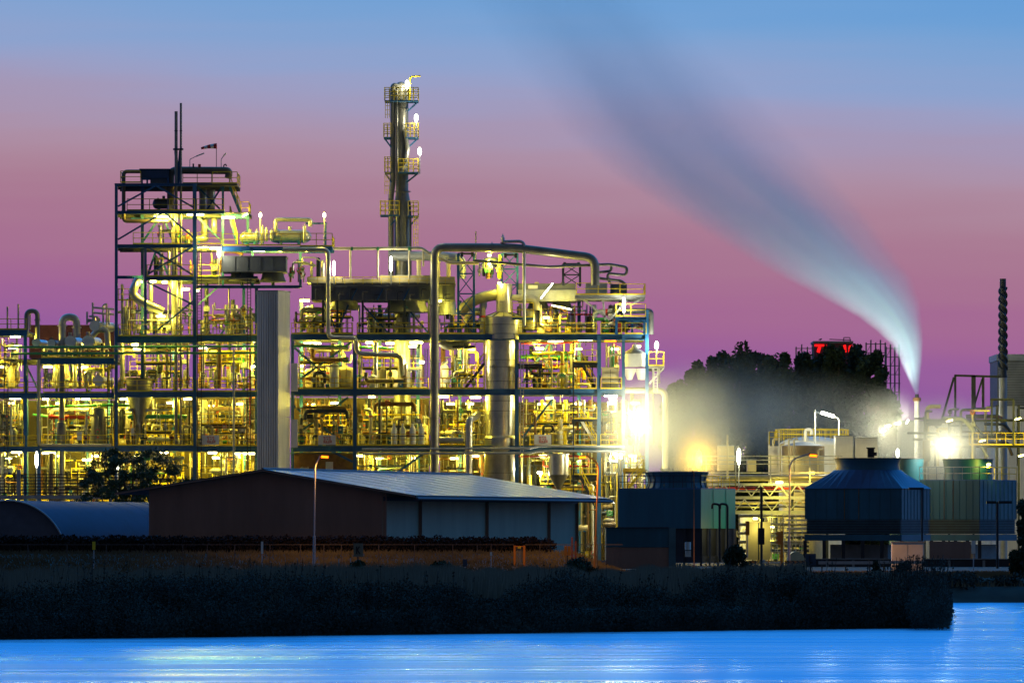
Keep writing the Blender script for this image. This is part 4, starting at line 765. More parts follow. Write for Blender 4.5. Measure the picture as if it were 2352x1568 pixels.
# upper tower extras
r_ = random.Random(5)
def clutter_row(n_, xa, xb, y0, y1, ph, cell, Ya=601, Yb=607, rs=(1.5, 2, 2.6, 3.4, 5), ms=PM, hor=.35):
    L = []
    for i in range(n_):
        x = r_.uniform(xa, xb); Y = r_.uniform(Ya, Yb); r = r_.choice(rs); m = r_.choice(ms); yt = y0+(y1-y0)*r_.uniform(0, .5)
        if r_.random() < hor: pts = [(x, y1-r_.uniform(2, 10), Y), (x, yt, Y), (min(x+r_.uniform(14, 45), xb), yt, Y), (min(x+50, xb), yt+r_.uniform(4, 16), Y)]
        else: pts = [(x, y1, Y), (x, yt, Y), (x+r_.uniform(-4, 4), yt-1, Y)]
        t = thing('deck_pipe', None, 'pipe', W(x, y1, Y), ph+'s '+cell); part(t, 'tube', T(pts, r, n=9), m)
        if r_.random() < .6: valve_parts(t, x, (yt+y1)/2, Y-r*K(Y), r+2, r_)
        L.append((x, t, RM[m]))
    L.sort(key=lambda q: q[0])
    for i, (x, t, c) in enumerate(L): t['label'] = f'{ORD[i]} {ph} {cell}, {c}, counting towards the cooling towers'
clutter_row(9, 460, 590, 575, 634, 'valved pipe', 'beside small air cooler', 601, 606); clutter_row(7, 340, 440, 575, 632, 'deck pipe', 'under tall tower third platform', 602, 606)
clutter_row(6, 340, 440, 500, 560, 'deck pipe', 'under tall tower lit beam', 602, 606); clutter_row(9, 270, 330, 645, 770, 'edge riser', 'at tall tower outer column', 601, 608); clutter_row(10, 340, 590, 645, 770, 'mid riser', 'in tall tower middle height', 601, 608)
clutter_row(9, 662, 745, 585, 648, 'small pipe', 'between exchangers and cooler bank', 601, 605); clutter_row(9, 1100, 1150, 585, 640, 'lit pipe', 'between two lattice towers', 601, 605, hor=.5); clutter_row(8, 1180, 1300, 700, 765, 'low pipe', 'under grey green cooler', 601, 606, hor=.5); clutter_row(8, 1340, 1480, 735, 766, 'low pipe', 'under corner platform', 601, 606, hor=.5)
clutter_row(6, 676, 750, 700, 766, 'short pipe', 'behind shaft top', 601, 606)
# ------------------------------------------------------------------ lamps
def light(root, p, power, col, rad=.12):
    ld = bpy.data.lights.new('light', 'POINT'); ld.energy = power; ld.color = col; ld.shadow_soft_size = rad
    o = bpy.data.objects.new('bulb_light', ld); COL.objects.link(o); o.parent = root; o.location = Vector(p) - org(root); return o
WARM = (1.0, .82, .075); WHITE = (1.0, .95, .68); ORG = (1.0, .42, .06); YEL = (1.0, .66, .10)
def tube_lamp(label, x, y, L=26, gm='glow_warm', power=420, Y=602.2, col=WARM, group='tube lamps under the decks'):
    t = thing('deck_lamp', label, 'lamp', W(x, y-5, Y), group)
    part(t, 'housing', MB().box(x-L/2-1.5, y-3.6, x+L/2+1.5, y-1.4, Y-.12, .3), 'lamp_body'); p = W(x-L/2, y, Y); q = W(x+L/2, y, Y)
    part(t, 'glowing_tube', MB().tube([p, q], 2.4*k6, 8), gm); part(t, 'hanger', MB().bar(W(x, y-8, Y), W(x, y-3.6, Y), .05), 'dark_steel')
    light(t, W(x, y+4.5, Y-.45), power, col); return t
def mast_lamp(label, x, y, ybase, Y, h=30, wpx=6, gm='glow_white', power=330, col=WHITE, cat='mast lamp'):
    t = thing('mast_lamp', label, cat, W(x, ybase, Y)); k = K(Y)
    part(t, 'pole', T([(x, ybase), (x, y+h/2)], 1.3, Y=Y), 'galvanised'); part(t, 'glowing_head', lathe_px(x, Y, [(wpx*.25, y+h/2), (wpx*.5, y+h*.3), (wpx*.5, y-h*.3), (wpx*.2, y-h/2)], 12), gm)
    part(t, 'cap', lathe_px(x, Y, [(wpx*.4, y-h/2-2), (wpx*.3, y-h/2)], 10), 'lamp_body'); light(t, W(x, y, Y-wpx*k*.5-.25), power, col, .2); return t
def flood(label, x, y, L, ang, Y=599.6, gm='glow_white', power=1500, col=WHITE, th=3.4):
    t = thing('floodlight', label, 'floodlight', W(x, y, Y), None); a = math.radians(ang); d = Vector((math.cos(a), 0, math.sin(a)))*L/2*K(Y); c = W(x, y, Y); up = Vector((-d.z, 0, d.x)).normalized()
    part(t, 'glowing_lens', MB().bar(c-d, c+d, .1, th*2*K(Y), up=(0, 1, 0)), gm); part(t, 'housing', MB().bar(c-d*1.05+Vector((0, .14, .02)), c+d*1.05+Vector((0, .14, .02)), .2, th*2.2*K(Y), up=(0, 1, 0)), 'lamp_body')
    light(t, c+Vector((0, -.5, 0)), power, col, .2); return t
LIST = [ # x, y, length, type, where
 (35,773,22,'w','under the end platform of low rack'),(3,842,10,'w','at the edge of low rack middle storey'),(110,842,20,'w','in low rack middle storey, under larger pipe'),(189,843,26,'w','in low rack middle storey, towards white disc'),
 (310,791,14,'w','under tall tower third deck, below slanted duct'),(466,798,18,'w','hanging low at slim dark ladder under third deck'),(369,726,20,'w','at the lower mouth of slanted duct'),(35,914,26,'w','under second deck, end of low rack'),(105,916,14,'w','small one behind cream corner pipe'),
 (178,916,10,'w','short one beside lagged riser'),(197,916,18,'w','between lagged riser and tall pale drum'),(290,916,28,'w','brightest under second deck by cone hopper'),(431,916,18,'w','under second deck against tall tower column'),(38,1038,24,'w','under first deck, end of low rack'),
 (112,1040,30,'w','long one under first deck by lagged riser'),(200,1055,22,'w','low under tall pale drum'),(377,1039,18,'w','behind the round tree under tall tower'),(488,1039,20,'w','below the brightest sign board'),(545,841,10,'w','round one mid air beside corrugated shaft'),(582,841,14,'w','mid air touching corrugated shaft'),
 (717,788,40,'w','widest pair behind corrugated shaft, third deck'),(848,786,16,'w','short one beyond zigzag pipe, third deck'),(896,788,20,'w','middle bay third deck, medium'),(956,786,30,'w','middle bay third deck, beside thickest pipe'),(588,784,14,'w','small one at shaft edge under third deck'),(588,911,16,'o','orange at shaft edge under second deck'),
 (695,840,10,'w','small one at second storey next to shaft'),(554,1041,28,'w','under first deck beside shaft, outer'),(578,1041,14,'w','under first deck beside shaft, inner'),(732,1045,18,'w','under greyish sign board'),(825,1046,16,'w','bright round one beyond switch room'),(854,911,14,'w','small one under second deck of middle bay'),(641,1079,10,'w','tiny one above barn ridge'),
 (1071,791,12,'w','below bigger lattice tower'),(1228,788,24,'w','third deck, just past silver tank'),(1276,784,34,'w','third deck, longest between silver tank and stairs'),(1344,780,32,'w','third deck, over upper dark staircase'),(1402,783,26,'o','orange pair over tall cream cabinet'),(969,832,10,'s','far round one in the sky gap of middle bay'),(1019,910,22,'w','second deck, hugging thickest pipe'),
 (1092,912,24,'w','second deck, just before silver tank'),(1262,914,18,'w','second deck, behind stair landing'),(1403,908,30,'s','second deck, last before steam'),(1408,917,16,'s','lower twin of last second deck lamp'),(1240,1085,12,'s','star bright one by yellow hopper'),(1286,1042,12,'w','over the yellow hopper rim'),(1418,1042,22,'s','first deck, last before steam'),(1421,1051,14,'s','lower twin of last first deck lamp'),
 (365,497,22,'w','under lit beam of tall tower, outer'),(381,498,10,'w','short one under lit beam of tall tower'),(441,493,22,'w','tower lit beam, outside corner column'),(458,493,20,'w','tower lit beam, inside corner column'),(524,499,30,'w','brightest at the tall tower stairs'),(466,567,26,'w','under exchanger level of tall tower'),(495,570,26,'w','under exchanger level near mast lamp'),
 (595,576,26,'w','under blue exchanger platform, first'),(643,574,30,'w','under blue exchanger platform, second'),(316,647,22,'w','above slanted duct'),(352,646,14,'w','above slanted duct, inner'),(378,648,12,'w','round one below third platform'),(424,664,22,'w','tilted over middle risers of tall tower'),(453,667,8,'w','tiny one near corner column'),
 (1010,691,8,'w','tiny one at end of long cooler bank'),(1147,650,7,'w','tiny one at rim of shiny chimney'),(1124,586,8,'w','upper lit between lattice towers'),(1124,606,6,'w','lower lit between lattice towers'),(1255,729,14,'w','flat one under grey green cooler'),(700,690,22,'w','below dark cooler bank edge near shaft')]
for x, y, L, ty, where in LIST:
    g, c, p = {'w': ('glow_warm', WARM, 130+L*23), 'o': ('glow_orange', ORG, 420), 's': ('glow_white', WHITE, 700)}[ty]
    tube_lamp('lit '+('orange ' if ty == 'o' else '')+'lamp '+where, x, y, L, g, p*(2.1 if y < 700 else 1.3), 606.5 if 690 <= x <= 735 else 600.9 if y < 780 else 603.4, c)
# interior lamps deeper inside the storeys
r_ = random.Random(21); deep = []
for bay, (x0, x1) in list(BAY.items())[:-1]:
    for si, (st, y0, y1) in enumerate(STOREY[:3]):
        for i in range(1 if x1-x0 < 100 else 2):
            x = x0+(x1-x0)*(.5 if x1-x0 < 100 else (.28, .74)[i])+r_.uniform(-8, 8); y = y0+r_.uniform(6, 14); Y = r_.uniform(603.5, 609)
            tube_lamp(f'dimmer inner lamp deep in {st} of {bay}' + ('' if x1-x0 < 100 else (', nearer low rack', ', nearer steam')[i]), x, y, 18, 'glow_warm', 640 if si else 740, Y, WARM, 'inner lamps deep in the storeys')
mast_lamp('bright upright mast lamp on the small air cooler corner', 503, 580, 655, 599.4, 22, 8); mast_lamp('tall bright mast lamp at end of cooler bank beside zigzag pipe', 767, 616, 655, 600, 34, 6, power=140); mast_lamp('tall bright mast lamp in front of distillation column foot', 898, 606, 655, 599.9, 34, 6.5)
mast_lamp('tall bright mast lamp on corner platform at steam end', 1433, 700, 728, 599, 36, 6); mast_lamp('bright slim mast lamp in front of low rack', 84, 1055, 1290, 590, 36, 6.5, power=260); mast_lamp('bright slim mast lamp seen through round tree', 270, 1066, 1290, 590, 28, 5.5, power=260)
mast_lamp('far mast lamp shining above exchanger platform, nearer tall tower', 598, 494, 566, 600.6, 9, 6, power=520, col=WARM); mast_lamp('far mast lamp shining above exchanger platform, nearer distillation column', 745, 494, 566, 600.6, 9, 6, power=520, col=WARM)
mast_lamp('starry lamp beyond the frame end near dark trees', 1508, 793, 840, 600, 16, 9, power=1200); mast_lamp('lamp on top of the distillation column', 935, 195, 232, 605.0, 18, 8, power=260)
mast_lamp('upper lamp beside distillation column', 956, 271, 317, 604.4, 16, 8, power=260); mast_lamp('lower lamp beside distillation column', 964, 348, 400, 604.4, 16, 8, power=260)
mast_lamp('white dazzling mast lamp over the pipe bridge', 1697, 1048, 1120, 586, 36, 8, power=1500, col=(1, .93, .5)); mast_lamp('amber dazzling mast lamp above green cooling tower', 1605, 1054, 1118, 572, 40, 14, 'glow_yellow', 3600, (1.0, .58, .06))
mast_lamp('dazzling lamp in steam between the cooling tower stacks', 2170, 1026, 1060, 590, 36, 15, power=2600); mast_lamp('small upright lamp at roof edge of hexagonal cooling tower', 2062, 1040, 1060, 575, 18, 7, power=400)
flood('big slanted floodlight in front of grey green cooler', 1256, 668, 44, 52, 599.0, power=260); flood('long tilted tube floodlight under the grey green cooler', 1290, 706, 46, -12, 599.8, 'glow_warm', 420, WARM, 2.6)
flood('enormous floodlight blazing out of the steam cloud', 1472, 984, 40, 14, 598, power=2000, th=6, col=(1, .93, .48)); flood('second floodlight above the blazing one in steam', 1458, 949, 30, 0, 598.4, power=1800, th=4); flood('slanted floodlight at end of tower stair platform', 563, 494, 14, 30, 601, 'glow_warm', 500, WARM, 2.4)
flood('round floodlight at foot of frame near the yellow platform', 1421, 1045, 16, 0, 597, power=700, th=4)
# ------------------------------------------------------------------ barn, vault, hedge, fence
def quadmesh(pts4, th=None): return MB().add(pts4, [(0, 1, 2, 3)])
t = thing('barn', 'low wide dark gabled barn with pale metal roof in front of the plant', 'barn', W(610, 1305, 450))
GY = 450.0; dep = Vector((17.0, 41.0, 0))         # long axis direction
A = W(342, 1124, GY); Bp = W(609, 1082, GY); Cc = W(879, 1128, GY); g0 = -.1
far = lambda v, x, y, Y: W(x, y, Y)
z0 = g0
def gp(v): return (v.x, v.y, z0)
# ridge and eaves run back and to the side
LV = W(1078, 1094, 492) - W(609, 1082, GY); LV.z = 0
tops = [A, Bp, Cc]
b = MB(); vs = [gp(A), gp(Cc), tuple(Cc), tuple(Bp), tuple(A)]; vf = [tuple(Vector(v)+LV) for v in vs]
part(t, 'gable_wall', MB().add(vs, [(0, 1, 2, 3, 4)]), 'barn_wall', smooth=False); part(t, 'gable_wall', MB().add(vf, [(4, 3, 2, 1, 0)]), 'barn_wall', smooth=False)
b = MB().add([vs[1], vf[1], vf[2], vs[2]], [(0, 1, 2, 3)]); part(t, 'side_wall', b, 'panel_wall', smooth=False)
b = MB().add([vs[0], vf[0], vf[4], vs[4]], [(3, 2, 1, 0)]); part(t, 'side_wall', b, 'barn_wall', smooth=False)
ov = -LV.normalized()*.5
def slab(p, q, th, m, name):
    p = [Vector(v) for v in p]; n_ = (p[1]-p[0]).cross(p[3]-p[0]).normalized(); n_ = n_ if n_.z > 0 else -n_
    b = MB().add([v for v in p]+[v-n_*th for v in p], [(0, 1, 2, 3), (7, 6, 5, 4), (0, 4, 5, 1), (1, 5, 6, 2), (2, 6, 7, 3), (3, 7, 4, 0)]); return part(t, name, b, m, smooth=False)
Rr = Bp + Vector((0, 0, .16)); dR = (Cc-Bp).normalized(); dL = (A-Bp).normalized()
er = Bp+Vector((0, 0, .16))+(Cc-Bp)*1.295; el = Bp+Vector((0, 0, .16))+(A-Bp)*1.27
slab([Rr+ov, er+ov, er+LV-ov, Rr+LV-ov], None, .16, 'barn_roof', 'roof'); slab([el+ov, Rr+ov, Rr+LV-ov, el+LV-ov], None, .16, 'barn_roof', 'roof')
u1 = er+ov-Vector((0, 0, .2)); u2 = er+LV-ov-Vector((0, 0, .2)); part(t, 'fascia', MB().bar(u1, u2, .16, .34), 'black'); part(t, 'gutter', MB().tube([u1+Vector((.16, -.1, -.05)), u2+Vector((.16, -.1, -.05))], .1, 8), 'dark_steel')
part(t, 'verge_board', MB().bar(Rr+ov-Vector((0, .03, .12)), er+ov-Vector((0, .03, .12)), .08, .26, up=(0, 1, 0)).bar(Rr+ov-Vector((0, .03, .12)), el+ov-Vector((0, .03, .12)), .08, .26, up=(0, 1, 0)), 'barn_wall')
part(t, 'ridge_cap', MB().tube([Rr+ov+Vector((0, 0, .03)), Rr+LV-ov+Vector((0, 0, .03))], .09, 8), 'barn_roof')
sd = Vector((LV.y, -LV.x, 0)).normalized()*.09
for u in (.005, .175, .51, .84, .995):
    p = Cc+LV*u; part(t, 'post', MB().bar((p.x+sd.x, p.y+sd.y, z0), (p.x+sd.x, p.y+sd.y, Cc.z-.05), .26, .2), 'barn_wall')
b = MB()
for i in range(1, 12):
    for s_, (e0, e1) in enumerate(((Rr, er), (el, Rr))):
        p = e0.lerp(e1, .02); q = e0.lerp(e1, .98); o_ = LV*(i/12)+Vector((0, 0, .02)); b.bar(p+o_, q+o_, .03, .012)
part(t, 'roof_seam', b, 'barn_roof')
b = MB()
for i in range(1, 60):
    p = A.lerp(Cc, i/60); u = i/60; top = (A.z+(Bp.z-A.z)*min(1, u/.497)) if u < .497 else (Bp.z+(Cc.z-Bp.z)*(u-.497)/.503); b.bar((p.x, GY-.015, z0), (p.x, GY-.015, top-.3), .05, .03)
part(t, 'cladding_rib_grille', b, 'barn_wall')
part(t, 'side_beam', MB().bar(Cc+sd*1.2+Vector((0, 0, -.55)), Cc+LV+sd*1.2+Vector((0, 0, -.55)), .12, .3), 'dark_steel')
# blue vault building
t = thing('vault_shed', 'blue arched roof shed beside the dark barn', 'shed', W(20, 1305, 455)); VY = 452.0; k = K(VY); c0 = W(18, 1290, VY); Rv = 137*k; LV2 = Vector((12, 34, 0)); hz = (1290-1149)*k
arc = [Vector((c0.x-math.cos(a)*Rv, VY, c0.z+math.sin(a)*hz)) for a in [math.pi*i/28 for i in range(29)]]
b = MB(); 
for v in arc: b.v += [v+Vector((0, -.25, 0)), v+LV2]
b.f = [(2*i, 2*i+1, 2*i+3, 2*i+2) for i in range(28)]; part(t, 'vault_roof', b, 'quonset')
part(t, 'end_wall', MB().add([v*1.0 for v in arc], [tuple(reversed(range(29)))]), 'quonset_end', smooth=False); part(t, 'end_wall', MB().add([v+LV2 for v in arc], [tuple(range(29))]), 'quonset_end', smooth=False)
b = MB()
for u in [i/9 for i in range(10)]: b.tube([v+LV2*u+Vector((0, 0, .0)) for v in arc], .03, 5)
part(t, 'roof_rib', b, 'quonset')
part(t, 'edge_trim', MB().tube([v+Vector((0, -.27, 0)) for v in arc], .07, 6), 'galvanised')
# embankment under fence and hedge
def bank_z(X, Y):
    f_ = min(1, max(0, (8.5-X)/4)); pr = ((431.5, .02), (435, .5), (441, 1.55), (447, 1.6), (450, 0.0))
    for (a, za), (c, zc) in zip(pr, pr[1:]):
        if a <= Y <= c: return f_*(za+(zc-za)*(Y-a)/(c-a))
    return 0.0
b = MB(); ex = [-60+1.5*i for i in range(47)]; ey = [431.5, 433, 434.5, 436, 437.5, 439, 440.5, 442, 444.5, 447, 448.5]
for Y in ey:
    for X in ex: b.v.append(Vector((X, Y, bank_z(X, Y)+.01)))
n_ = len(ex); b.f = [(j*n_+i, j*n_+i+1, (j+1)*n_+i+1, (j+1)*n_+i) for j in range(len(ey)-1) for i in range(n_-1)]
solo('embankment_terrain', None, None, b, 'soil', kind='structure')
# hedge
def blob(rnd, c, rx, ry, rz, n_, size, hollow=.55):
    out = []; sz = []
    for i in range(n_):
        d = Vector((rnd.gauss(0, 1), rnd.gauss(0, 1), rnd.gauss(0, 1))).normalized(); r = hollow+(1-hollow)*rnd.random()**.6
        out.append((c[0]+d.x*rx*r, c[1]+d.y*ry*r, c[2]+d.z*rz*r)); sz.append(size*rnd.uniform(.6, 1.3))
    return out, sz
hr = random.Random(9); b = MB(); HYd = 443.0; xa = W(-30, 0, HYd).x; xb = W(1262, 0, HYd).x; X = xa
while X < xb:
    h = W(0, 1234+hr.uniform(-4, 3), HYd).z if X > -9.5 else W(0, 1231+hr.uniform(-2, 2), HYd).z
    zb_ = bank_z(X, HYd); P, S = blob(hr, (X, HYd, (h+zb_)/2), .75, .8, (h-zb_)/2+.08, 330, .13, .45); b.quads(P, S, hr); X += .62
b.wbox((xa, HYd-.35, 0), (xb-.3, HYd+.35, W(0, 1242, HYd).z))
solo('hedge', 'long dark clipped hedge along the barn and blue vault shed', 'hedge', b, 'hedge_leaf', smooth=False)
# chain fence with gate
t = thing('chain_fence', 'long low chain link fence with thin posts in front of hedge', 'fence', W(600, 1305, 436)); FY = 436.0; zt = W(0, 1250, FY).z
for i, (xa_, xb_) in enumerate(((-40, 1180), (1206, 1430))):
    part(t, 'top_rail', MB().bar((W(xa_, 0, FY).x, FY, zt), (W(xb_, 0, FY).x, FY, zt), .05), 'fence_wire')
for x in [-20, 64, 154, 244, 330, 420, 476, 539, 620, 690, 744, 784, 870, 952, 1040, 1096, 1128, 1240, 1300, 1372]: p = W(x, 0, FY); part(t, 'post', MB().bar((p.x, FY, -.1), (p.x, FY, zt), .06), 'fence_wire')
b = MB()
for x0_, x1_ in ((-40, 1180), (1206, 1430)):
    X0 = W(x0_, 0, FY).x; X1 = W(x1_, 0, FY).x; s_ = .30; h = zt-.05; n_ = int((X1-X0)/s_)
    for i in range(n_):
        a = X0+i*s_; b.add([(a, FY+.02, .05), (a+.008, FY+.02, .05), (a+.008+.5, FY+.02, h), (a+.5, FY+.02, h)], [(0, 1, 2, 3)]); b.add([(a, FY+.022, h), (a+.008, FY+.022, h), (a+.508, FY+.022, .05), (a+.5, FY+.022, .05)], [(0, 1, 2, 3)])
part(t, 'wire_mesh', b, 'fence_wire', smooth=False)
t = thing('fence_gate', 'orange lit barred gate with small plate in the chain fence', 'gate', W(1193, 1305, FY))
for x in (1182, 1204): part(t, 'gate_post', MB().box(x-2.4, 1252, x+2.4, 1308, FY-.2, .16), 'orange_paint_lamplight')  # orange lamplight put into the gate colour
part(t, 'gate_frame', MB().box(1184.4, 1253, 1201.6, 1255, FY-.15, .06).box(1184.4, 1300, 1201.6, 1302, FY-.15, .06), 'orange_paint_lamplight')
for x in (1187, 1190, 1193, 1196, 1199): part(t, 'bar', MB().box(x-.5, 1255, x+.5, 1300, FY-.14, .04), 'galvanised')
part(t, 'plate', MB().box(1189, 1254.4, 1197, 1259, FY-.2, .03), 'yellow_paint')
# ------------------------------------------------------------------ street lamps and roadside things, Y about 432 m
def spot(root, p, power, col):
    ld = bpy.data.lights.new('light', 'SPOT'); ld.energy = power; ld.color = col; ld.shadow_soft_size = .15; ld.spot_size = math.radians(150); ld.spot_blend = .6
    o = bpy.data.objects.new('bulb_light', ld); COL.objects.link(o); o.parent = root; o.location = Vector(p)-org(root); return o
def street_lamp(label, x, ybase, ytop, xl, yl, Y=434, lean=0, m='galvanised', power=1000):
    t = thing('street_lamp', label, 'street lamp', W(x, ybase, Y), 'orange street lamps'); s_ = 1 if xl > x else -1
    part(t, 'lower_pole', T([(x, ybase+4), (x+lean*.3, ybase-70)], 3.2, Y=Y), m); part(t, 'pole', T([(x+lean*.3, ybase-68), (x+lean, ytop+22), (x+lean+s_*8, ytop+8), (xl-s_*10, yl-5)], [1, 1, 1][0]*1.7, 22, Y=Y), m)
    part(t, 'lamp_head', MB().bar(W(xl-s_*11, yl-4.5, Y), W(xl+s_*9, yl-2.8, Y), .3, .12), 'dark_steel'); part(t, 'glowing_lens', MB().bar(W(xl-s_*8, yl-1.6, Y), W(xl+s_*8, yl-.6, Y), .36, .16), 'glow_orange')
    spot(t, W(xl, yl+6, Y-.3), power*1.6, ORG); return t
street_lamp('lit orange street lamp in front of dark barn gable', 721, 1300, 1046, 746, 1050, lean=3, power=900); street_lamp('lit orange street lamp on orange pole at the barn roof end', 1366, 1302, 1048, 1338, 1051, lean=8, m='orange_paint_lamplight', power=1200); street_lamp('lit orange street lamp before the hexagonal cooling tower', 1812, 1300, 1046, 1868, 1047, lean=2, power=1900)
t = thing('street_lamp', 'tall unlit double armed black lamp post between two cooling towers', 'street lamp', W(1749, 1305, 470)); part(t, 'pole', T([(1749, 1305), (1749, 1118)], 3, Y=470), 'black'); part(t, 'arm', MB().bar(W(1690, 1120, 470), W(1780, 1121, 470), .1), 'black'); part(t, 'cabinet', MB().box(1741, 1212, 1756, 1250, 469.7, .5), 'black')
t = thing('street_lamp', 'unlit post with two flat heads before the second cooling tower', 'street lamp', W(2291, 1305, 480)); part(t, 'pole', T([(2291, 1305), (2291, 1152)], 3, Y=480), 'black'); part(t, 'lamp_head', MB().box(2266, 1150, 2288, 1156, 480, .5), 'black'); part(t, 'lamp_head', MB().box(2294, 1150, 2324, 1156, 480, .5), 'black')
t = thing('street_lamp', 'unlit post with one flat head beside hexagonal cooling tower', 'street lamp', W(2118, 1305, 480)); part(t, 'pole', T([(2118, 1305), (2118, 1122)], 2.4, Y=480), 'black'); part(t, 'lamp_head', MB().box(2088, 1119, 2122, 1124, 480, .5), 'black')
t = thing('thin_pole', 'thin reddish pole with small hook before blue cooling tower', 'pole', W(1594, 1300, 440)); part(t, 'pole', T([(1594, 1302), (1594, 1086), (1591, 1083)], 1.2, 2, Y=440), 'rust'); part(t, 'hook', MB().box(1589, 1081, 1593, 1084, 439.9, .15), 'black')
def post_sign(label, x, y0, y1, w_, yb, Y=430, m='yellow_paint', pm='galvanised', name='road_marker', d=.06):
    t = thing(name, label, 'road sign', W(x, yb, Y)); part(t, 'post', T([(x, yb), (x, y1-1)], 1.2, Y=Y), pm); part(t, 'plate', MB().box(x-w_/2, y0, x+w_/2, y1, Y-.1, d), m); part(t, 'edge', MB().box(x-w_/2-.5, y0-.5, x+w_/2+.5, y1+.5, Y-.1+d+.002, .02), 'dark_steel'); return t
post_sign('small bright yellow roadside plate on a post before vault shed', 215.5, 1243, 1262, 7, 1305, m='yellow_paint'); t = post_sign('narrow pale sign seen edge on by barn gable', 602, 1243, 1271, 5, 1300, m='white_paint'); part(t, 'frame', MB().box(610, 1243, 626, 1244.2, 429.9, .05).box(609, 1243, 610, 1275, 429.9, .05).box(626, 1243, 627, 1270, 429.9, .05), 'dark_steel')
post_sign('tall pale sign on thin post beyond the white cabinet', 2236, 1241, 1271, 9, 1325, 420, 'white_paint'); post_sign('small amber reflector marker by the barn gable foot', 805, 1269, 1279, 4, 1303, m='orange_paint_lamplight'); post_sign('amber slanted reflector post next to another reflector', 778, 1274, 1282, 5, 1303, m='orange_paint_lamplight')
post_sign('short orange roadside post nearer the frame edge bush', 2334, 1293, 1316, 5, 1320, 425, 'orange_paint_lamplight', 'orange_paint_lamplight', 'marker_post'); post_sign('short orange roadside post farther from the frame edge bush', 2320, 1293, 1316, 5, 1320, 425, 'orange_paint_lamplight', 'orange_paint_lamplight', 'marker_post')
post_sign('orange rectangular plate before glowing yellow cabinet', 1717, 1197, 1228, 8, 1280, 430, 'orange_paint_lamplight'); post_sign('pale round knob post beside the gate', 1128, 1267, 1276, 5, 1304, m='white_paint', name='bollard'); post_sign('short dark stump with pale face beyond chain fence posts', 1068, 1284, 1300, 9, 1304, m='navy_box', name='utility_box')
# letter boards
def stroke(root, name, segs, Y, m, w_):
    b = MB()
    for i, (x0, y0, x1, y1) in enumerate(segs): b.bar(W(x0, y0, Y-.004*i), W(x1, y1, Y-.004*i), w_*K(Y), .03, up=(0, 1, 0))
    return part(root, name, b, m)
t = thing('letter_board', 'dim yellowish board with a black letter K beside barn fence', 'sign', W(823, 1300, 425)); part(t, 'board', MB().box(812, 1247, 834, 1278, 425, .08), 'olive_grey'); part(t, 'post', MB().bar(W(822, 1278, 425.02), W(822, 1308, 425.02), .1), 'dark_steel')
stroke(t, 'letter', ((819, 1254, 819, 1271), (819.4, 1263, 826, 1254), (820.5, 1262, 826.5, 1271)), 424.96, 'black', 2.6)
t = thing('letter_board', 'dark square board on a post with faint letter before cooling tower', 'sign', W(1862, 1310, 415)); part(t, 'board', MB().box(1850, 1271, 1874, 1297, 415, .08), 'navy_box'); part(t, 'post', MB().bar(W(1862, 1297, 415.02), W(1862, 1330, 415.02), .12), 'dark_steel'); stroke(t, 'letter', ((1860, 1276, 1860, 1291), (1859, 1291, 1867, 1291)), 414.96, 'black', 2.4)
t = thing('utility_cabinet', 'twin orange lit street cabinets at the barn wall corner', 'cabinet', W(1303, 1290, 434)); part(t, 'door', MB().box(1296, 1253, 1302.6, 1275, 434, .5), 'orange_paint_lamplight'); part(t, 'door', MB().box(1303.6, 1253, 1311, 1275, 434, .5), 'orange_paint_lamplight'); part(t, 'leg', MB().box(1302, 1275, 1304.4, 1300, 434.1, .3), 'dark_steel')  # orange lamplight put into the door colour
for x, y0 in ((1314, 1233), (1322, 1242)): solo('marker_post', ('taller' if x == 1314 else 'shorter')+' dark red post standing behind orange cabinets', 'post', MB().box(x-2, y0, x+2, 1305, 436.4, .2), 'maroon')
def chevron(label, x0, x1, y0, y1, Y, n_):
    t = thing('chevron_board', label, 'barrier', W((x0+x1)/2, y1+12, Y), 'orange and black arrow barriers'); part(t, 'board', MB().box(x0, y0, x1, y1, Y, .06), 'orange_paint_lamplight'); b = MB(); ym = (y0+y1)/2; wv = (x1-x0)/n_
    for i in range(n_):
        x = x0+wv*(i+.25); b.add([W(x, y0, Y-.01), W(x+wv*.42, y0, Y-.01), W(x+wv*.8, ym, Y-.01), W(x+wv*.42, y1, Y-.01), W(x, y1, Y-.01), W(x+wv*.38, ym, Y-.01)], [(5, 2, 1, 0), (4, 3, 2, 5)])
    part(t, 'arrow_print', b, 'black', smooth=False)
    for x in (x0+3, x1-3): part(t, 'leg', MB().box(x-.7, y1, x+.7, y1+16, Y+.07, .05), 'dark_steel')
chevron('upper orange and black arrow barrier next to dark letter board', 1803, 1848, 1287, 1294, 424, 4); chevron('lower orange and black arrow barrier half sunk in grass', 1818, 1852, 1306, 1313, 420, 3); chevron('short arrow barrier before glowing yellow cabinet', 1716, 1738, 1287, 1294, 426, 2)
t = thing('traffic_light', 'orange lit traffic light head on a thick post', 'traffic light', W(1795, 1305, 428)); part(t, 'post', MB().bar(W(1795, 1308, 428), W(1796, 1219, 428), .18), 'orange_paint_lamplight');  # orange street lamp light put into the colour of post and head
for i, y in enumerate((1224, 1234, 1244)): part(t, 'visor', MB().add([W(1793, y-3, 427.9), W(1784, y-4, 427.9), W(1781, y+3, 427.9), W(1793, y+6, 427.9), W(1793, y-3, 428.2), W(1784, y-4, 428.2), W(1781, y+3, 428.2), W(1793, y+6, 428.2)], [(3, 2, 1, 0), (4, 5, 6, 7), (0, 1, 5, 4), (1, 2, 6, 5), (2, 3, 7, 6), (3, 0, 4, 7)]), 'orange_paint_lamplight')
part(t, 'backplate', MB().box(1786, 1222, 1793, 1250, 428.25, .05), 'orange_paint_lamplight')
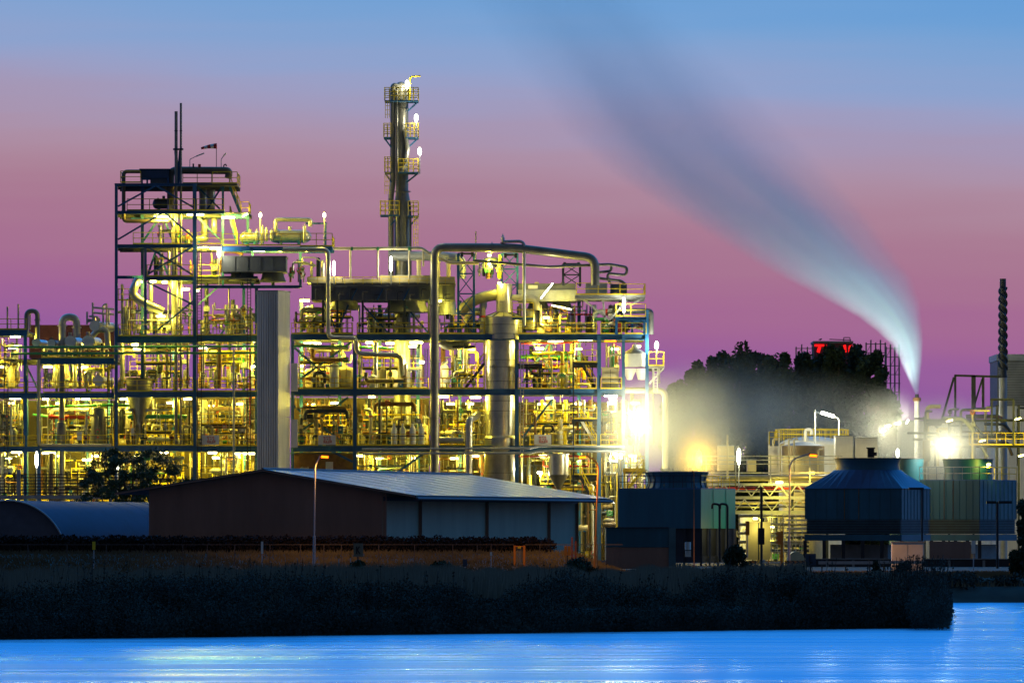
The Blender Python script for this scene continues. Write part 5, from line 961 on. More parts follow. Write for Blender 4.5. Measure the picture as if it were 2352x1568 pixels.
def guard(label, x0, x1, y, Y, m):
    t = thing('guard_rail', label, 'guard rail', W((x0+x1)/2, y+34, Y), 'pale roadside guard rails'); 
    for yy in (y, y+26): part(t, 'plank', MB().box(x0, yy, x1, yy+7, Y, .06), m)
    for x in (x0+8, (x0+x1)/2, x1-8): part(t, 'post', MB().box(x-1.4, y-3, x+1.4, y+44, Y+.07, .1), 'dark_steel')
guard('pale blue guard rail directly behind dark letter board', 1880, 2005, 1288, 424, 'galvanised'); guard('pale blue guard rail below the white cabinet', 2022, 2126, 1287, 423, 'galvanised')
t = thing('street_cabinet', 'large pale double door cabinet standing by the road', 'cabinet', W(2086, 1315, 436)); part(t, 'body', MB().box(2049, 1245, 2123, 1312, 436, 1.1), 'white_paint'); part(t, 'door', MB().box(2051, 1247, 2084, 1310, 435.96, .04), 'white_paint'); part(t, 'door', MB().box(2086, 1247, 2120, 1310, 435.96, .04), 'white_paint'); part(t, 'top', MB().box(2047, 1243, 2125, 1245, 435.9, 1.3), 'galvanised')
t = thing('glow_cabinet', 'cabinet glowing yellow behind the round dark bush', 'cabinet', W(1745, 1290, 560)); part(t, 'body', MB().box(1715, 1198, 1770, 1285, 560, 2), 'cream'); part(t, 'divider', MB().box(1741, 1200, 1744, 1285, 559.95, .05), 'dark_steel'); light(t, W(1742, 1210, 558.6), 160, (1, .86, .2), .3)
# ------------------------------------------------------------------ cooling towers
def pl(x, Y): p = W(x, 0, Y); return Vector((p.x, Y))
def zz(y, Y): return W(0, y, Y).z
t = thing('cooling_tower', 'blue and green boxy cooling tower with flared fan stack beside barn', 'cooling tower', W(1560, 1305, 556)); Y0 = 556.0
Lc, Nc, Rc = pl(1420, 559.5), pl(1610, Y0), pl(1689, 563); Bc = Lc+Rc-Nc; zt = zz(1123, Y0); zb = zz(1213, Y0)
b = MB().add([(Lc.x, Lc.y, zb), (Nc.x, Nc.y, zb), (Nc.x, Nc.y, zt), (Lc.x, Lc.y, zt)], [(0, 1, 2, 3)]); part(t, 'wall', b, 'tower_blue', smooth=False)
b = MB().add([(Nc.x, Nc.y, zb), (Rc.x, Rc.y, zb), (Rc.x, Rc.y, zt), (Nc.x, Nc.y, zt)], [(0, 1, 2, 3)]); part(t, 'side_wall', b, 'tower_green', 'green end wall', smooth=False)
b = MB().add([(Rc.x, Rc.y, zb), (Bc.x, Bc.y, zb), (Bc.x, Bc.y, zt), (Rc.x, Rc.y, zt)], [(0, 1, 2, 3)]).add([(Bc.x, Bc.y, zb), (Lc.x, Lc.y, zb), (Lc.x, Lc.y, zt), (Bc.x, Bc.y, zt)], [(0, 1, 2, 3)]); part(t, 'back_wall', b, 'tower_blue', smooth=False)
part(t, 'top_deck', MB().prism([tuple(v) for v in (Lc, Nc, Rc, Bc)], zt, zt+.12), 'navy_steel_unlit'); part(t, 'basin', MB().prism([tuple(v) for v in (Lc, Nc, Rc, Bc)], 0.3, .9), 'tower_dark')
part(t, 'fan_stack', lathe_px(1555, 562, [(71, 1084), (67, 1092), (64, 1104), (66, 1113), (70, 1121)], 40), 'tower_blue')
b = MB()
for i in range(20):
    a = 2*math.pi*i/20; c = W(1555, 0, 562); k = K(562); pr = [(72, 1084), (68, 1092), (65, 1104), (67, 1113), (71, 1121)]
    P = [Vector((c.x+math.cos(a)*r*k, 562+math.sin(a)*r*k, zz(y, 562))) for r, y in pr]; b.tube(P, .05, 5)
part(t, 'stack_rib', b, 'tower_blue'); part(t, 'stack_rim', lathe_px(1555, 562, [(72, 1082.5), (72, 1084.5)], 40), 'galvanised')
def seg_rail(t, p, q, z, h, m, n_):
    b = MB(); p = Vector((p.x, p.y, z)); q = Vector((q.x, q.y, z))
    for f_ in (.5, 1): b.bar(p+Vector((0, 0, h*f_)), q+Vector((0, 0, h*f_)), .07)
    for i in range(n_+1): c = p.lerp(q, i/n_); b.bar(c, c+Vector((0, 0, h)), .06)
    part(t, 'guardrail', b, m)
seg_rail(t, Lc, Nc, zt+.12, 1.15, 'dark_steel', 9); seg_rail(t, Nc, Rc, zt+.12, 1.15, 'yellow_paint', 6); seg_rail(t, Rc, Bc, zt+.12, 1.15, 'yellow_paint', 6)
for u in (.0, .2, .4, .6, .8, 1.0):
    p = Lc.lerp(Nc, u); part(t, 'leg', MB().bar((p.x, p.y, 0), (p.x, p.y, zb), .2), 'tower_dark')
for u in (.25, .5, .75, 1.0):
    p = Nc.lerp(Rc, u); part(t, 'leg', MB().bar((p.x, p.y, 0), (p.x, p.y, zb), .2), 'concrete')
part(t, 'louvre_wall', MB().add([(Lc.x, Lc.y+.3, .3), (Nc.x, Nc.y+.3, .3), (Nc.x, Nc.y+.3, zb), (Lc.x, Lc.y+.3, zb)], [(0, 1, 2, 3)]).add([(Nc.x, Nc.y+.4, .3), (Rc.x, Rc.y+.4, .3), (Rc.x, Rc.y+.4, zb), (Nc.x, Nc.y+.4, zb)], [(0, 1, 2, 3)]), 'tower_dark', smooth=False)
for u in (.35, .72):
    p = Nc.lerp(Rc, u); part(t, 'seam', MB().bar((p.x+.02, p.y-.03, zb), (p.x+.02, p.y-.03, zt), .03), 'tower_dark')
for x in (1653, 1671):
    pipe('hook_riser', ('nearer' if x == 1653 else 'farther')+' dark hooked riser pipe in front of the green wall', [(x, 1290, 551), (x, 1158, 551), (x-17, 1156, 551), (x-17, 1168, 551)], 2.7, 'black', 551, 7, group='dark hooked risers')
t = thing('equipment_shed', 'dark two tone shed with a pale corner panel below blue cooling tower', 'shed', W(1470, 1305, 500)); part(t, 'upper_wall', MB().box(1392, 1212, 1536, 1256, 500, 5), 'tower_green' if False else 'tower_blue'); part(t, 'lower_wall', MB().box(1392, 1256.4, 1536, 1306, 500.05, 5), 'barn_wall'); part(t, 'corner_panel', MB().box(1536, 1211, 1552, 1300, 499.9, 3), 'louvre'); part(t, 'roof_edge', MB().box(1390, 1210, 1536, 1212, 499.9, 5.2), 'dark_steel')
solo('lime_tank', 'small white round canister beside the shed corner panel', 'tank', MB().tube([W(1580, 1262, 505), W(1580, 1244, 505)], 7*K(505), 16).box(1574, 1264, 1587, 1278, 504.9, .4), 'white_paint')
solo('yard_wall', 'low violet grey yard wall past the barn end', 'wall', MB().box(1316, 1286, 1392, 1310, 455, .3), 'concrete')
t = thing('basin_wall', 'low dark violet basin wall under pyramid and second cooling towers', 'wall', W(2100, 1310, 546)); part(t, 'wall', MB().box(1850, 1284, 2420, 1312, 546, .4), 'tower_dark'); part(t, 'coping', MB().box(1849, 1282, 2421, 1284, 545.9, .6), 'concrete'); part(t, 'pier', MB().box(2135, 1243, 2230, 1281.8, 547, .3), 'barn_wall')
for x in (1900, 1960, 2020, 2180, 2260, 2330): part(t, 'pier', MB().box(x-3, 1286, x+3, 1312, 545.9, .1), 'concrete')
# hexagonal roof tower
def loft(sq, cen, r, z0, z1, n_=48):
    per = []; Ls = [(sq[(i+1) % 4]-sq[i]).length for i in range(4)]; 
    for i in range(4):
        for j in range(n_//4): per.append(sq[i].lerp(sq[(i+1) % 4], j/(n_//4)))
    b = MB(); ring = []
    for p in per:
        d = (p-cen).normalized(); ring.append(cen+d*r)
    b.v = [Vector((p.x, p.y, z0)) for p in per]+[Vector((p.x, p.y, z1)) for p in ring]; m_ = len(per); b.f = [(i, (i+1) % m_, m_+(i+1) % m_, m_+i) for i in range(m_)]; return b
def square_tower(label, xl, xn, xr, Yn, yt, yb, cx, r, ystack, ypyr, m, sm, roof=True, dY=7):
    t = thing('cooling_tower', label, 'cooling tower', W(xn, 1305, Yn)); Lc, Nc, Rc = pl(xl, Yn+3.2), pl(xn, Yn), pl(xr, Yn+dY); Bc = Lc+Rc-Nc; zt = zz(yt, Yn); zb = zz(yb, Yn); k = K(Yn)
    for nm, p, q, mm in (('wall', Lc, Nc, m), ('side_wall', Nc, Rc, sm), ('back_wall', Rc, Bc, m), ('back_wall', Bc, Lc, m)): part(t, nm, MB().add([(p.x, p.y, zb), (q.x, q.y, zb), (q.x, q.y, zt), (p.x, p.y, zt)], [(0, 1, 2, 3)]), mm, smooth=False)
    sq = [Lc, Nc, Rc, Bc]; cen = (Lc+Rc)/2
    if roof: part(t, 'pyramid_roof', loft([cen+(v-cen)*1.03 for v in sq], cen, r*k*1.02, zt, zz(ypyr, Yn)), 'tower_roof', smooth=False)
    else: part(t, 'top_deck', MB().prism([tuple(v) for v in sq], zt, zt+.1), 'navy_steel_unlit'); seg_rail(t, Lc, Nc, zt+.1, 1.2, 'galvanised', 7); seg_rail(t, Nc, Rc, zt+.1, 1.2, 'yellow_paint', 5)
    zs = zz(ystack, Yn); zp = zz(ypyr if roof else yt, Yn)
    part(t, 'fan_stack', MB()._lathe((cen.x, cen.y, 0), [(r*k*.98, zp-.02), (r*k*.95, (zs+zp)/2), (r*k, zs)], 36), 'tower_blue'); part(t, 'stack_rim', MB()._lathe((cen.x, cen.y, 0), [(r*k*1.03, zs), (r*k*1.03, zs+.07)], 36), 'dark_steel')
    part(t, 'louvre_wall', MB().prism([tuple(cen+(v-cen)*.97) for v in sq], zz(1226, Yn), zb), 'tower_dark'); part(t, 'basin_band', MB().prism([tuple(cen+(v-cen)*1.01) for v in sq], zz(1241, Yn), zz(1227, Yn)), 'tower_blue')
    for i in range(6):
        p = Lc.lerp(Nc, i/5); part(t, 'leg', MB().bar((p.x, p.y, 0), (p.x, p.y, zz(1241, Yn)), .32), 'tower_dark')
    for u in (.41, .56):
        p = Lc.lerp(Nc, u); part(t, 'seam', MB().bar((p.x, p.y-.02, zb), (p.x, p.y-.02, zt), .05), 'rust')
    
    b = MB()
    for u in [i/9 for i in range(10)]:
        p = Lc.lerp(Nc, u); b.bar((p.x, p.y-.012, zb), (p.x, p.y-.012, zt), .05, .02)
        p = Nc.lerp(Rc, u); b.bar((p.x+.012, p.y-.012, zb), (p.x+.012, p.y-.012, zt), .05, .02)
    for f_ in (.33, .66): z_ = zb+(zt-zb)*f_; b.bar((Lc.x, Lc.y-.015, z_), (Nc.x, Nc.y-.015, z_), .02, .05)
    part(t, 'cladding_seam', b, m)
    b = MB(); s1 = [cen+(v-cen)*.985 for v in sq]
    for i in range(9): z_ = zz(1226, Yn)+(zb-zz(1226, Yn))*(i+.5)/9; b.bar((s1[0].x, s1[0].y, z_), (s1[1].x, s1[1].y, z_), .12, .05); b.bar((s1[1].x, s1[1].y, z_), (s1[2].x, s1[2].y, z_), .12, .05)
    part(t, 'louvre_slat', b, 'louvre')
    part(t, 'pump_wall', MB().prism([tuple(cen+(v-cen)*.6) for v in sq], 0, zz(1250, Yn)), 'concrete'); return t
square_tower('dark cooling tower with pyramid roof rising to a round stack', 1849, 2070, 2136, 552, 1121, 1192, 2000, 77, 1052, 1078, 'tower_blue', 'louvre')
square_tower('second dark cooling tower with flat railed top and wide stack', 2112, 2250, 2334, 575, 1103, 1192, 2205, 58, 1054, 1080, 'tower_blue', 'louvre', roof=False)
t = thing('cooling_stack', 'dark round stack peeping out between two bigger cooling stacks', 'cooling tower', W(2085, 1200, 592)); part(t, 'fan_stack', lathe_px(2082, 592, [(40, 1054), (38, 1075), (40, 1110), (40, 1290)], 32), 'tower_blue'); part(t, 'stack_rim', lathe_px(2082, 592, [(41, 1052.5), (41, 1054.5)], 32), 'dark_steel')
t = thing('fan_motor', 'black motor block on top of pyramid cooling tower', 'motor', W(2002, 1052, 560)); part(t, 'body', MB().box(1993, 1030, 2008, 1050, 560, .8), 'black'); part(t, 'cap', MB().box(1991, 1027, 2010, 1030, 559.9, 1), 'black'); part(t, 'terminal', MB().box(2008, 1038, 2014, 1046, 560.2, .4), 'black')
# ------------------------------------------------------------------ pipe bridge, tanks and the far end of the site
t = thing('pipe_bridge', 'long grey truss pipe bridge between the blue and the pyramid cooling towers', 'pipe bridge', W(1770, 1290, 598)); BY = 598.0
for y, h in ((1046, 2.5), (1055, 2), (1064, 2), (1084, 3), (1109, 6), (1139, 7), (1172, 8)): part(t, 'beam', MB().box(1600, y, 1935, y+h, BY, .25), 'galvanised')
for x in (1622, 1690, 1770, 1860, 1925): part(t, 'post', MB().box(x-1.5, 1045, x+1.5, 1112, BY-.04, .2), 'galvanised')
for x in (1640, 1748, 1820, 1900): part(t, 'leg', MB().box(x-3, 1112, x+3, 1290, BY+.3, .4), 'dark_steel')
b = MB()
for i in range(8): x = 1600+i*42; b.bar(W(x, 1139, BY-.02), W(x+21, 1112, BY-.02), .12).bar(W(x+21, 1112, BY-.04), W(x+42, 1139, BY-.04), .12)
for i in range(8): x = 1605+i*42; b.bar(W(x, 1172, BY-.02), W(x+21, 1146, BY-.02), .1).bar(W(x+21, 1146, BY-.04), W(x+42, 1172, BY-.04), .1)
part(t, 'lattice', b, 'galvanised')
for i, (y, r, m, lab) in enumerate(((1096, 6, 'dull_silver', 'fattest grey pipe on the bridge deck'), (1121, 3, 'red_paint', 'red pipe within the bridge truss'), (1128, 2.4, 'galvanised', 'thin pale pipe within the bridge truss'), (1154, 3, 'cream', 'cream pipe below the bridge truss'), (1163, 2.5, 'dull_silver', 'grey pipe below the bridge truss'), (1102, 2.2, 'cream', 'thin cream pipe beside the fattest bridge pipe'))):
    pipe('bridge_pipe', lab, [(1600, y), (1938, y)], r, m, BY+.8+.3*i, group='pipes on the bridge')
r_ = random.Random(31)
for i in range(10):
    y = 1184+i*10; m = r_.choice(('dull_silver', 'galvanised', 'silver', 'dark_steel')); pipe('rack_pipe', f'{ORD[i]} pipe down in the low rack between cooling towers, {RM[m]}', [(1806 if i % 2 else 1696, y, 596), (1858, y+r_.uniform(-1, 1), 596)], r_.uniform(2, 4), m, 596, group='rack pipes between cooling towers')
vessel('white_silo', 'tall white silo under pipe bridge, nearer the green wall', 'silo', 1722, 1178, 1290, 22, 'white_paint', 606, dome=.15); vessel('white_silo', 'tall white silo under pipe bridge, behind black post', 'silo', 1776, 1176, 1290, 20, 'white_paint', 606, dome=.15)
t = thing('scaffold', 'grey scaffold with ladders between the cooling towers', 'scaffold', W(1790, 1290, 594)); b = MB()
for x in range(1758, 1850, 14): part(t, 'standard', MB().bar(W(x, 1180, 594), W(x, 1290, 594), .07), 'galvanised')
for y in (1195, 1212, 1230, 1248, 1266): b.bar(W(1756, y, 594-.05), W(1850, y, 594-.05), .07)
for i in range(5): b.bar(W(1758+i*18, 1290, 593.9), W(1776+i*18, 1195, 593.9), .05)
part(t, 'ledger_lattice', b, 'galvanised')
solo('inspection_tank', 'pale round tank end peeking over arrow barrier', 'tank', MB().tube([W(1829, 1285, 540), W(1829, 1285, 540)+Vector((0, 3, 0))], 19*K(540), 28), 'cream')
t = thing('storage_tank', 'larger white domed storage tank with yellow roof railing', 'tank', W(1870, 1290, 612)); part(t, 'shell', lathe_px(1865, 616, [(76, 1022), (76, 1290)], 48), 'white_paint'); part(t, 'dome_roof', lathe_px(1865, 616, [(76*math.cos(a)+.1, 1022-20*math.sin(a)) for a in [math.pi/2*i/6 for i in range(7)]], 48), 'white_paint')
b = MB(); c = W(1865, 1022, 616); k = K(616)
for h in (.5, 1.0): b.tube([c+Vector((math.cos(a)*84*k, math.sin(a)*84*k, .6+h)) for a in [2*math.pi*i/40 for i in range(41)]], .045, 5)
for i in range(40): a = 2*math.pi*i/40; p = c+Vector((math.cos(a)*84*k, math.sin(a)*84*k, .5)); b.bar(p, p+Vector((0, 0, 1.1)), .05)
part(t, 'roof_rail', b, 'yellow_paint'); part(t, 'gooseneck', T([(1850, 1020, 612), (1850, 986, 612), (1864, 986, 612), (1864, 998, 612)], 4, 8), 'white_paint')
t = thing('storage_tank', 'smaller dun coloured tank with dark top in front of white domed tank', 'tank', W(1845, 1290, 603)); part(t, 'shell', lathe_px(1845, 606, [(48, 1048), (48, 1290)], 40), 'cream'); part(t, 'top_band', lathe_px(1845, 606, [(49, 1024), (49, 1047.6)], 40), 'brown_pipe'); part(t, 'roof', lathe_px(1845, 606, [(49, 1023.6), (20, 1016), (3, 1014)], 40), 'grey_box')
for x in (1776, 1792, 1812, 1824, 1880): pipe('tank_riser', f'{ORD[[1776, 1792, 1812, 1824, 1880].index(x)]} pale riser pipe before the dun tank, counting away from barn', [(x, 1110, 602), (x, 1008+(x % 3)*12, 602), (x+9, 1008+(x % 3)*12, 602)], 2.1, 'cream', 602, group='risers before the dun tank')
t = thing('tank_stair_frame', 'pale steel frame with yellow railing at the white tank edge', 'steel frame', W(1785, 1110, 601)); part(t, 'post', MB().box(1765, 990, 1768, 1110, 601, .15), 'white_paint'); part(t, 'post', MB().box(1788, 988, 1791, 1110, 601, .15), 'white_paint'); part(t, 'wall_panel', MB().box(1765, 1024, 1790, 1110, 601.3, .3), 'white_paint'); part(t, 'guardrail', MB().box(1766, 991, 1830, 992.5, 600.9, .06).box(1766, 1003, 1830, 1004.3, 600.9, .06).box(1766, 991, 1768, 1020, 600.88, .06).box(1778, 992.5, 1779.5, 1020, 600.9, .06).box(1800, 992.5, 1801.5, 1020, 600.9, .06), 'yellow_paint')
for x, w_, y0, y1, m, lab in ((1668, 18, 1024, 1080, 'cream', 'pale box on bridge beside white mast lamp'), (1727, 10, 1056, 1082, 'cream', 'small pale drum like box on the bridge'), (1939, 20, 1002, 1060, 'white_paint', 'white cabin half lost in steam, nearer tanks'), (1990, 26, 1006, 1056, 'white_paint', 'white cabin half lost in steam, behind black motor')): 
    t = thing('roof_cabin', lab, 'cabin', W(x, y1, 604)); part(t, 'body', MB().box(x-w_, y0, x+w_, y1, 604, 3), m); part(t, 'roof', MB().box(x-w_-1, y0-2, x+w_+1, y0, 603.9, 3.2), 'galvanised')
pipe('vent_pole', 'pale pole with thicker top standing on the bridge', [(1671, 1100, 597), (1671, 998, 597)], 2.2, 'cream', 597, cat='pole')
t = thing('double_mast_lamp', 'twin pole lamp with one bright slanted head before dark trees', 'street lamp', W(1873, 1010, 606)); part(t, 'pole', T([(1872, 1020), (1872, 942)], 1.8, Y=606), 'galvanised'); part(t, 'shade', MB().bar(W(1872, 944, 606), W(1884, 950, 606), .5, .1), 'dark_steel'); part(t, 'glowing_head', MB().bar(W(1886, 947, 606), W(1916, 956, 606), .3, .3), 'glow_white'); part(t, 'pole', T([(1927, 1020), (1927, 962), (1920, 957), (1914, 956)], 1.2, 4, Y=606), 'white_paint'); light(t, W(1900, 960, 605), 1500, WHITE, .3)
t = tube_lamp('star bright yellow lamp at the bridge end near pyramid tower', 1866, 1086, 9, 'glow_yellow', 700, 596, YEL, 'bridge lamps'); tube_lamp('yellowish lamp inside the bridge truss', 1790, 1107, 16, 'glow_warm', 600, 596.5, WARM, 'bridge lamps'); tube_lamp('small lamp low behind black post', 1772, 1210, 12, 'glow_warm', 600, 597, WARM, 'bridge lamps'); tube_lamp('faint lamp under the bridge near silos', 1735, 1190, 10, 'glow_warm', 700, 601, WARM, 'bridge lamps'); tube_lamp('small lamp on railing corner of second cooling tower', 2271, 1066, 8, 'glow_warm', 350, 577, WARM, 'bridge lamps')
# stack with plume, strake chimney, gantry, louvred building
t = thing('vent_stack', 'slim pale vent stack with collar releasing the great plume', 'stack', W(2106, 1290, 640)); VX = 2106; part(t, 'tube', lathe_px(VX, 640, [(6, 920), (7, 1290)], 20), 'white_paint'); part(t, 'collar', lathe_px(VX, 640, [(9.5, 913), (9.5, 921)], 20), 'rust'); part(t, 'tip', lathe_px(VX, 640, [(4.5, 905), (4.5, 913)], 16), 'dark_steel')
t = thing('strake_chimney', 'tall slender chimney wrapped by spiral strakes near the frame edge', 'chimney', W(2303, 1290, 630)); SX = 2303.5; part(t, 'shaft', lathe_px(SX, 630, [(9, 866), (9.6, 1290)], 24), 'galvanised'); part(t, 'upper_shaft', lathe_px(SX, 630, [(7.2, 640), (8.4, 864)], 24), 'dark_steel')
for j in range(3):
    c = W(SX, 0, 630); k = K(630); P = []
    for i in range(91): u = i/90; a = 2*math.pi*(u*3.4+j/3); r = (7.4+1.1*u+1.1)*k; P.append(Vector((c.x+math.cos(a)*r, 630+math.sin(a)*r, zz(660+190*u, 630))))
    part(t, 'spiral_strake', MB().tube(P, .11, 5), 'dark_steel')
part(t, 'collar', lathe_px(SX, 630, [(10, 862), (10, 867)], 20), 'dark_steel')
t = thing('pipe_gantry', 'dark steel gantry with sloping leg before louvred building', 'gantry', W(2240, 1050, 622))
for a in ((2192, 862, 2300, 865, 5), (2194, 862, 2194, 960, 5), (2191, 866, 2160, 975, 5), (2236, 862, 2236, 1050, 10), (2258, 866, 2258, 945, 6), (2256, 870, 2238, 930, 4)): part(t, 'beam', MB().bar(W(a[0], a[1], 622), W(a[2], a[3], 622), a[4]*K(622), .25, up=(0, 1, 0)), 'dark_steel')
t = thing('louvred_building', 'tall corrugated building with dark louvred top at the frame edge', 'building', W(2330, 1290, 650)); part(t, 'wall', MB().box(2292, 932, 2420, 1290, 650, 10), 'corrugated'); part(t, 'louvre_panel', MB().box(2291, 828, 2421, 931.6, 649.9, 10.2), 'grey_box'); b = MB()
for i in range(26): y = 832+i*3.8; b.box(2293, y, 2421, y+1.6, 649.8, .1)
part(t, 'louvre_grille', b, 'galvanised'); part(t, 'parapet', MB().box(2289, 813, 2423, 827.6, 649.7, 10.6), 'galvanised'); b = MB()
for i in range(22): x = 2294+i*5.6; b.box(x, 932, x+2, 1290, 649.94, .06)
part(t, 'cladding_rib_grille', b, 'corrugated')
t = thing('low_hall', 'long low greenish hall behind the vent stack', 'building', W(2150, 1050, 660)); part(t, 'wall', MB().box(2070, 968, 2290, 1290, 662, 8), 'corrugated'); part(t, 'roof', MB().box(2068, 965, 2292, 968, 661.8, 8.4), 'galvanised')
r_ = random.Random(44); L = []
for i in range(26):
    x = r_.uniform(2118, 2345); Y = r_.uniform(612, 622); r = r_.choice((2, 2.6, 3.4, 5)); m = r_.choice(('dark_steel', 'grey_box', 'brown_pipe', 'dull_silver', 'galvanised', 'cream')); y = r_.uniform(945, 1030)
    if i % 2: pts = [(x, 1070, Y), (x, y-15, Y), (min(x+r_.uniform(10, 40), 2360), y-15, Y)]
    else: pts = [(x-r_.uniform(20, 60), y, Y), (x+r_.uniform(10, 40), y, Y), (x+40, y+30, Y)]
    t = thing('yard_pipe', None, 'pipe', W(x, 1070, Y), 'yard pipes behind the second cooling tower'); part(t, 'tube', T(pts, r, n=9), m)
    if i % 3 == 0: valve_parts(t, pts[1][0], pts[1][1]+6, Y-.2, r+2, r_)
    L.append((('upright' if i % 2 else 'level')+' '+RM[m], x, t))
GG = defaultdict(list)
for a in L: GG[a[0]].append(a)
for ph, v in GG.items():
    v.sort(key=lambda q: q[1])
    for i, (p_, x, t) in enumerate(v): t['label'] = f'{ORD[i]} {ph} yard pipe counting from vent stack towards louvred building' if len(v) > 1 else f'only {ph} yard pipe between vent stack and louvred building'
fr = Frame('yard_rack_frame', 'dark pipe rack with yellow railings between vent stack and louvred building', 2230, 'dark_steel')
for y in (962, 1000, 1022): fr.beam(2122, 2352, y, 6, 616)
for x in (2124, 2180, 2236, 2290, 2340): fr.col(x, 930 if x > 2200 else 955, 1290, 5, 616.2)
fr.rail(2226, 2352, 1022, 614.5, 28, step=22); fr.beam(2275, 2330, 915, 5, 614); fr.col(2278, 917, 1000, 4, 614); fr.col(2328, 917, 1022, 4, 614)
for x, y, lab in ((2181, 966, 'lamp on the yard rack near the gantry leg'), (2338, 962, 'lamp high on the yard rack near louvred building'), (2256, 1012, 'slanted lamp at end of yard rack railing'), (2346, 1046, 'low bright lamp at frame edge below louvred building')): flood(lab, x, y, 14, 15, 611, 'glow_warm', 700, WARM, 2.6)
for x, y, lab in ((2040, 978, 'upper lamp in the steam before scaffolding tower'), (2062, 972, 'lamp in steam close to vent stack'), (2028, 990, 'lower lamp in the steam before scaffolding tower')): flood(lab, x, y, 12, 10, 636, 'glow_white', 1000, WHITE, 2.2)
t = flood('added lamp aimed up to brighten the plume at the foot of vent stack', 2084, 968, 10, 60, 637, 'glow_white', 300, WHITE, 2.2)
ld = bpy.data.lights.new('light', 'SPOT'); ld.energy = 13500; ld.color = (.92, 1.0, .95); ld.shadow_soft_size = .3; ld.spot_size = math.radians(75); ld.spot_blend = .8  # added lamp with no visible source, brightens the plume from below
o = bpy.data.objects.new('plume_fill_light', ld); COL.objects.link(o); o.parent = t; p_ = W(2084, 962, 637.6); o.location = p_-org(t); o.rotation_euler = (W(1985, 640, 640)-p_).to_track_quat('-Z', 'Y').to_euler()
vessel('yard_drum', 'dark upright drum poking from steam below vent stack', 'drum', 2128, 1010, 1060, 9, 'brown_pipe', 600, dome=.3)
# red sign building and scaffolds behind the trees
t = thing('sign_block', 'dark block behind trees carrying glowing red letters on its parapet', 'building', W(1910, 1100, 705)); part(t, 'wall', MB().box(1870, 788, 1958, 1100, 706, 6), 'maroon'); part(t, 'parapet', MB().box(1868, 783, 1960, 787.6, 705.8, 6.4), 'concrete')
def red(segs, w_): stroke(t, 'red_letter', segs, 705.9, 'glow_red', w_)
red(((1871, 793, 1893, 793),), 5); red(((1883, 795.5, 1879, 809),), 7); red(((1894, 796, 1900, 793),), 4); red(((1940, 792, 1941.5, 809),), 6); red(((1950, 810, 1951, 797), (1950, 796, 1959, 793)), 3.6)
t = thing('roof_antenna', 'thin rail frame on the roof of red lettered block', 'antenna', W(1920, 783, 706)); part(t, 'bar', MB().bar(W(1905, 779, 706), W(1955, 781, 706), .1), 'dark_steel'); part(t, 'frame', MB().bar(W(1938, 775, 706), W(1952, 775, 706), .1).bar(W(1938, 775, 706.02), W(1938, 783, 706.02), .1).bar(W(1952, 775, 706.02), W(1953, 783, 706.02), .1), 'dark_steel')
t = thing('bird', 'small dark bird perched on the red lettered block parapet', 'bird', W(1884, 782, 705.7)); k = K(705.7); c = W(1884, 779.6, 705.7)
b = MB().tube([c+Vector((-4.2*k, 0, -.9*k)), c+Vector((-2.6*k, 0, -.2*k)), c, c+Vector((1.8*k, 0, .9*k)), c+Vector((2.6*k, 0, 1.6*k)), c+Vector((3.4*k, 0, 1.8*k)), c+Vector((4.3*k, 0, 1.5*k))], [.02, .05, .1, .09, .06, .06, .01], 10); part(t, 'body', b, 'black'); part(t, 'leg', MB().bar(c+Vector((.2*k, 0, -2.4*k)), c+Vector((.3*k, 0, 0)), .02), 'black')
def scaff(label, x0, x1, y0, y1, Y, nx_, ny_, top=10):
    t = thing('scaffold', label, 'scaffold', W((x0+x1)/2, y1, Y)); xs_ = [x0+(x1-x0)*i/nx_ for i in range(nx_+1)]
    for i, x in enumerate(xs_):
        for dY in (0, 1.2): part(t, 'standard', MB().bar(W(x, y0-top*(1 if (i % 2) else .4), Y)+Vector((0, dY, 0)), W(x, y1, Y)+Vector((0, dY, 0)), .09), 'grey_box')
    b = MB()
    for j in range(ny_+1): y = y0+(y1-y0)*j/ny_; b.bar(W(x0-2, y, Y-.06), W(x1+2, y, Y-.06), .09); b.bar(W(x0, y, Y+1.2), W(x1, y, Y+1.2), .09)
    for j in range(ny_):
        y = y0+(y1-y0)*j/ny_; yy = y0+(y1-y0)*(j+1)/ny_; i = j % nx_; b.bar(W(xs_[i], yy, Y-.1), W(xs_[i+1], y, Y-.1), .06)
    part(t, 'ledger_lattice', b, 'grey_box'); return t
scaff('tall scaffolding tower between dark trees and vent stack', 2036, 2066, 800, 1060, 680, 3, 13); scaff('scaffolding strip above tree tops near vent plume', 1990, 2034, 790, 850, 700, 4, 3); scaff('small scaffolding beside the red lettered block', 1829, 1868, 800, 850, 702, 3, 3)
t = thing('site_window', 'lit square cabin window high beside scaffolding tower', 'cabin', W(2056, 960, 678)); part(t, 'cabin', MB().box(2040, 905, 2060, 935, 679, 2), 'grey_box'); part(t, 'pane', MB().box(2045, 909, 2057, 921, 678.95, .04), 'glow_window')
